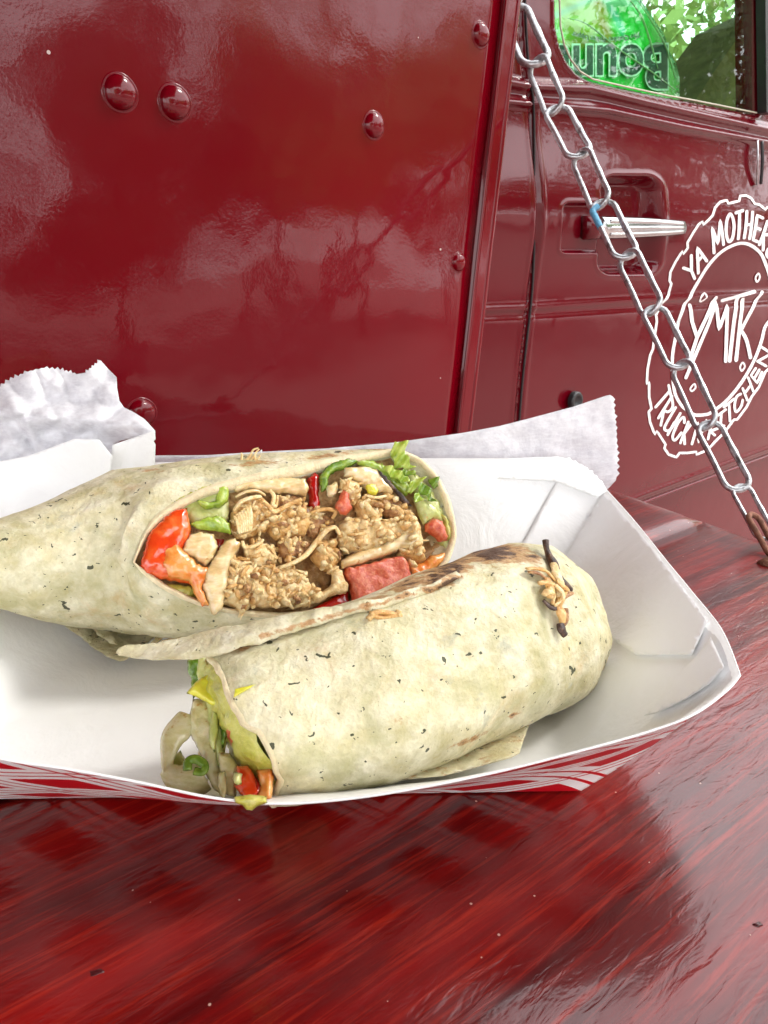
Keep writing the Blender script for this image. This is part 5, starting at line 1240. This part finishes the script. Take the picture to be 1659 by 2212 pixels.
# lettuce sprigs poking out
def sprig(pts, T, mat, h0, h1, nm='lettuce_sprig'):
    P = [T(*p) for p in pts]; cy = [p[1] for p in P]
    V, F, V2 = sheet(P, 4, lambda u, v: face(u, v, h0 + (h1 - h0) * (max(cy) - v) / (max(cy) - min(cy)) + .0014 * math.sin(u * .22 + v * .13)), .0008); mobj(nm, V, F, mat, upper)
sprig([(1010, 152), (1070, 142), (1137, 147), (1130, 215), (1170, 290), (1240, 350), (1160, 360), (1060, 350), (1020, 290), (1000, 230)], C7, M_lett, .001, .006)
sprig([(1160, 500), (1220, 465), (1300, 458), (1260, 500), (1230, 540), (1190, 590), (1160, 560)], C7, M_lett, .002, .005)
sprig([(1220, 500), (1330, 500), (1370, 590), (1408, 672), (1350, 650), (1290, 600), (1240, 560)], C7, M_lettd, .003, .003)
sprig([(1340, 462), (1420, 450), (1442, 515), (1395, 550), (1360, 530)], C7, M_lettd, .0025, .004)
sprig([(1200, 600), (1270, 575), (1285, 660), (1230, 670), (1190, 640)], C7, M_lett, .004, .003)
sprig([(1110, 380), (1200, 390), (1240, 440), (1150, 430), (1080, 400)], C7, M_lettd, .003, .004)
sprig([(900, 330), (1010, 360), (1150, 440), (1160, 500), (1060, 480), (960, 420)], C7, M_lett, .0035, .0045)
# long pale strands
def strand(pts, T, off, w, mat, nm='onion_strand', flat=.7):
    q = catmull([face(*T(*p), off + .001 * math.sin(i * 1.3)) for i, p in enumerate(pts)], 7); n_ = len(q)
    mobj(nm, *tube(q, [w * (.7 + .3 * math.sin(math.pi * i / n_)) for i in range(n_)], 8, flat=flat), mat, upper)
strand([(540, 960), (490, 905), (420, 930), (350, 1010), (290, 1090), (220, 1160), (120, 1220), (0, 1262)], C7, .004, .0013, M_chick2)
strand([(1010, 610), (1100, 570), (1200, 560), (1280, 590)], C6, .001, .0009, M_onion)
strand([(1310, 560), (1340, 620), (1330, 700), (1370, 690), (1380, 600)], C6, .0025, .0010, M_chick2)
for k in range(7): strand([(985 + k * 22, 800 - k * 18), (1010 + k * 20, 860 - k * 10), (1030 + k * 16, 960 - k * 4)], C6, .0035, .0008, M_chick2, 'chicken_strand')
strand([(975, 760), (1040, 680), (1150, 640), (1220, 625)], C6, .0045, .0011, M_chick2, 'chicken_strand')
strand([(1230, 650), (1290, 720), (1330, 760), (1390, 740), (1480, 690), (1580, 650)], C6, .004, .0010, M_chick, 'chicken_strand')
strand([(1240, 1010), (1180, 1060), (1080, 1080), (1060, 1020)], C6, .004, .0009, M_chick2, 'chicken_strand')
strand([(300, 755), (420, 725), (520, 740), (500, 800)], C7, .001, .0012, M_chick, 'chicken_strand')
strand([(770, 660), (800, 730), (870, 790)], C7, .0035, .0013, M_chick2, 'chicken_strand')
strand([(760, 610), (860, 640), (950, 620)], C7, .004, .0009, M_chick2, 'chicken_strand')
# fine shreds and crumbs over the chicken
CH = [[T(*p) for p in pts] for nm, mat, off, bul, T, pts, rp2 in PIECES if nm == 'chicken_piece']
offs = [(off + bul) for nm, mat, off, bul, T, pts, rp2 in PIECES if nm == 'chicken_piece']
sets = {0: [], 1: [], 2: []}
for P, of in zip(CH, offs):
    A = np.array(P); x0, y0 = A.min(0); x1, y1 = A.max(0); area = 0
    cnt = int((x1 - x0) * (y1 - y0) / 210)
    base_a = rnd.uniform(0, 3.14)
    for _ in range(cnt):
        u, v = rnd.uniform(x0, x1), rnd.uniform(y0, y1)
        if not inside((u, v), P): continue
        e = min(1, edist((u, v), np.array(densify(P, 6))) / 16); a = base_a + rnd.gauss(0, .5); crumb = rnd.random() < .6; l = rnd.uniform(5, 13) if crumb else rnd.uniform(16, 42); hgt = of - .0045 * (1 - math.sqrt(1 - (1 - e) ** 2)) + rnd.uniform(-.0008, .0008)
        pts = []
        bend = rnd.uniform(-.9, .9)
        for j in range(4):
            s = (j / 3 - .5) * l; pts.append(face(u + s * math.cos(a + bend * j / 3), v + s * math.sin(a + bend * j / 3), hgt + .0008 * (math.sin(math.pi * j / 3) - .6) * rnd.uniform(0, 1.2)))
        w = rnd.uniform(.0009, .0018) if crumb else rnd.uniform(.0005, .0011); key = 0 if rnd.random() < .66 else (1 if rnd.random() < .9 else 2)
        sets[key].append(tube(pts, [w * .5, w, w * .9, w * .35], 5, flat=.7))
for key, mat, nm in ((0, M_chick2, 'pale_shredded_chicken'), (1, M_chick, 'shredded_chicken'), (2, M_brown, 'browned_crumbs')):
    mobj(nm, *join(sets[key]), mat, upper, kind='stuff')
# ragged shred standing on the top edge
for pts in ([(508, 1000), (520, 995), (545, 994)], [(530, 998), (540, 985), (547, 972), (558, 968)], [(552, 996), (551, 982), (560, 970)], [(521, 996), (523, 984), (521, 978)], [(545, 998), (556, 992), (562, 984)], [(540, 996), (549, 985)]):
    q = catmull([Pd(*p, .302) for p in pts], 5); mobj('chicken_shred', *tube(q, [.0010 * (1 - .6 * i / len(q)) for i in range(len(q))], 7, flat=.6), M_chick2, upper)
# tortilla folds hanging under the left of the upper wrap
def onbowl(l): return lambda u, v: on_bvh(bowl, u, v, l)
UF = [(60, 1330), (90, 1345), (140, 1384), (165, 1400), (210, 1432), (240, 1450), (262, 1459), (280, 1454), (296, 1440), (322, 1420), (345, 1395), (370, 1368), (360, 1345), (200, 1340)]
V, F, V2 = sheet(UF, 7, lambda u, v: on_bvh(bowl, u, v, .006 + .001 * fbm((u * .03, v * .03, 0), 1, 2)), .0016); mobj('tortilla_fold', V, F, M_tort, upper, attrs={'toast': [.25] * len(V)})
UF2 = [(75, 1335), (150, 1372), (190, 1400), (232, 1428), (244, 1442), (262, 1444), (250, 1425), (300, 1400), (350, 1372), (355, 1345), (200, 1335)]
V, F, V2 = sheet(UF2, 7, lambda u, v: on_bvh(bowl, u, v, .010 + .001 * fbm((u * .03, v * .03, 5), 1, 2)), .0016); mobj('tortilla_fold', V, F, M_tort, upper, attrs={'toast': [.2] * len(V)})
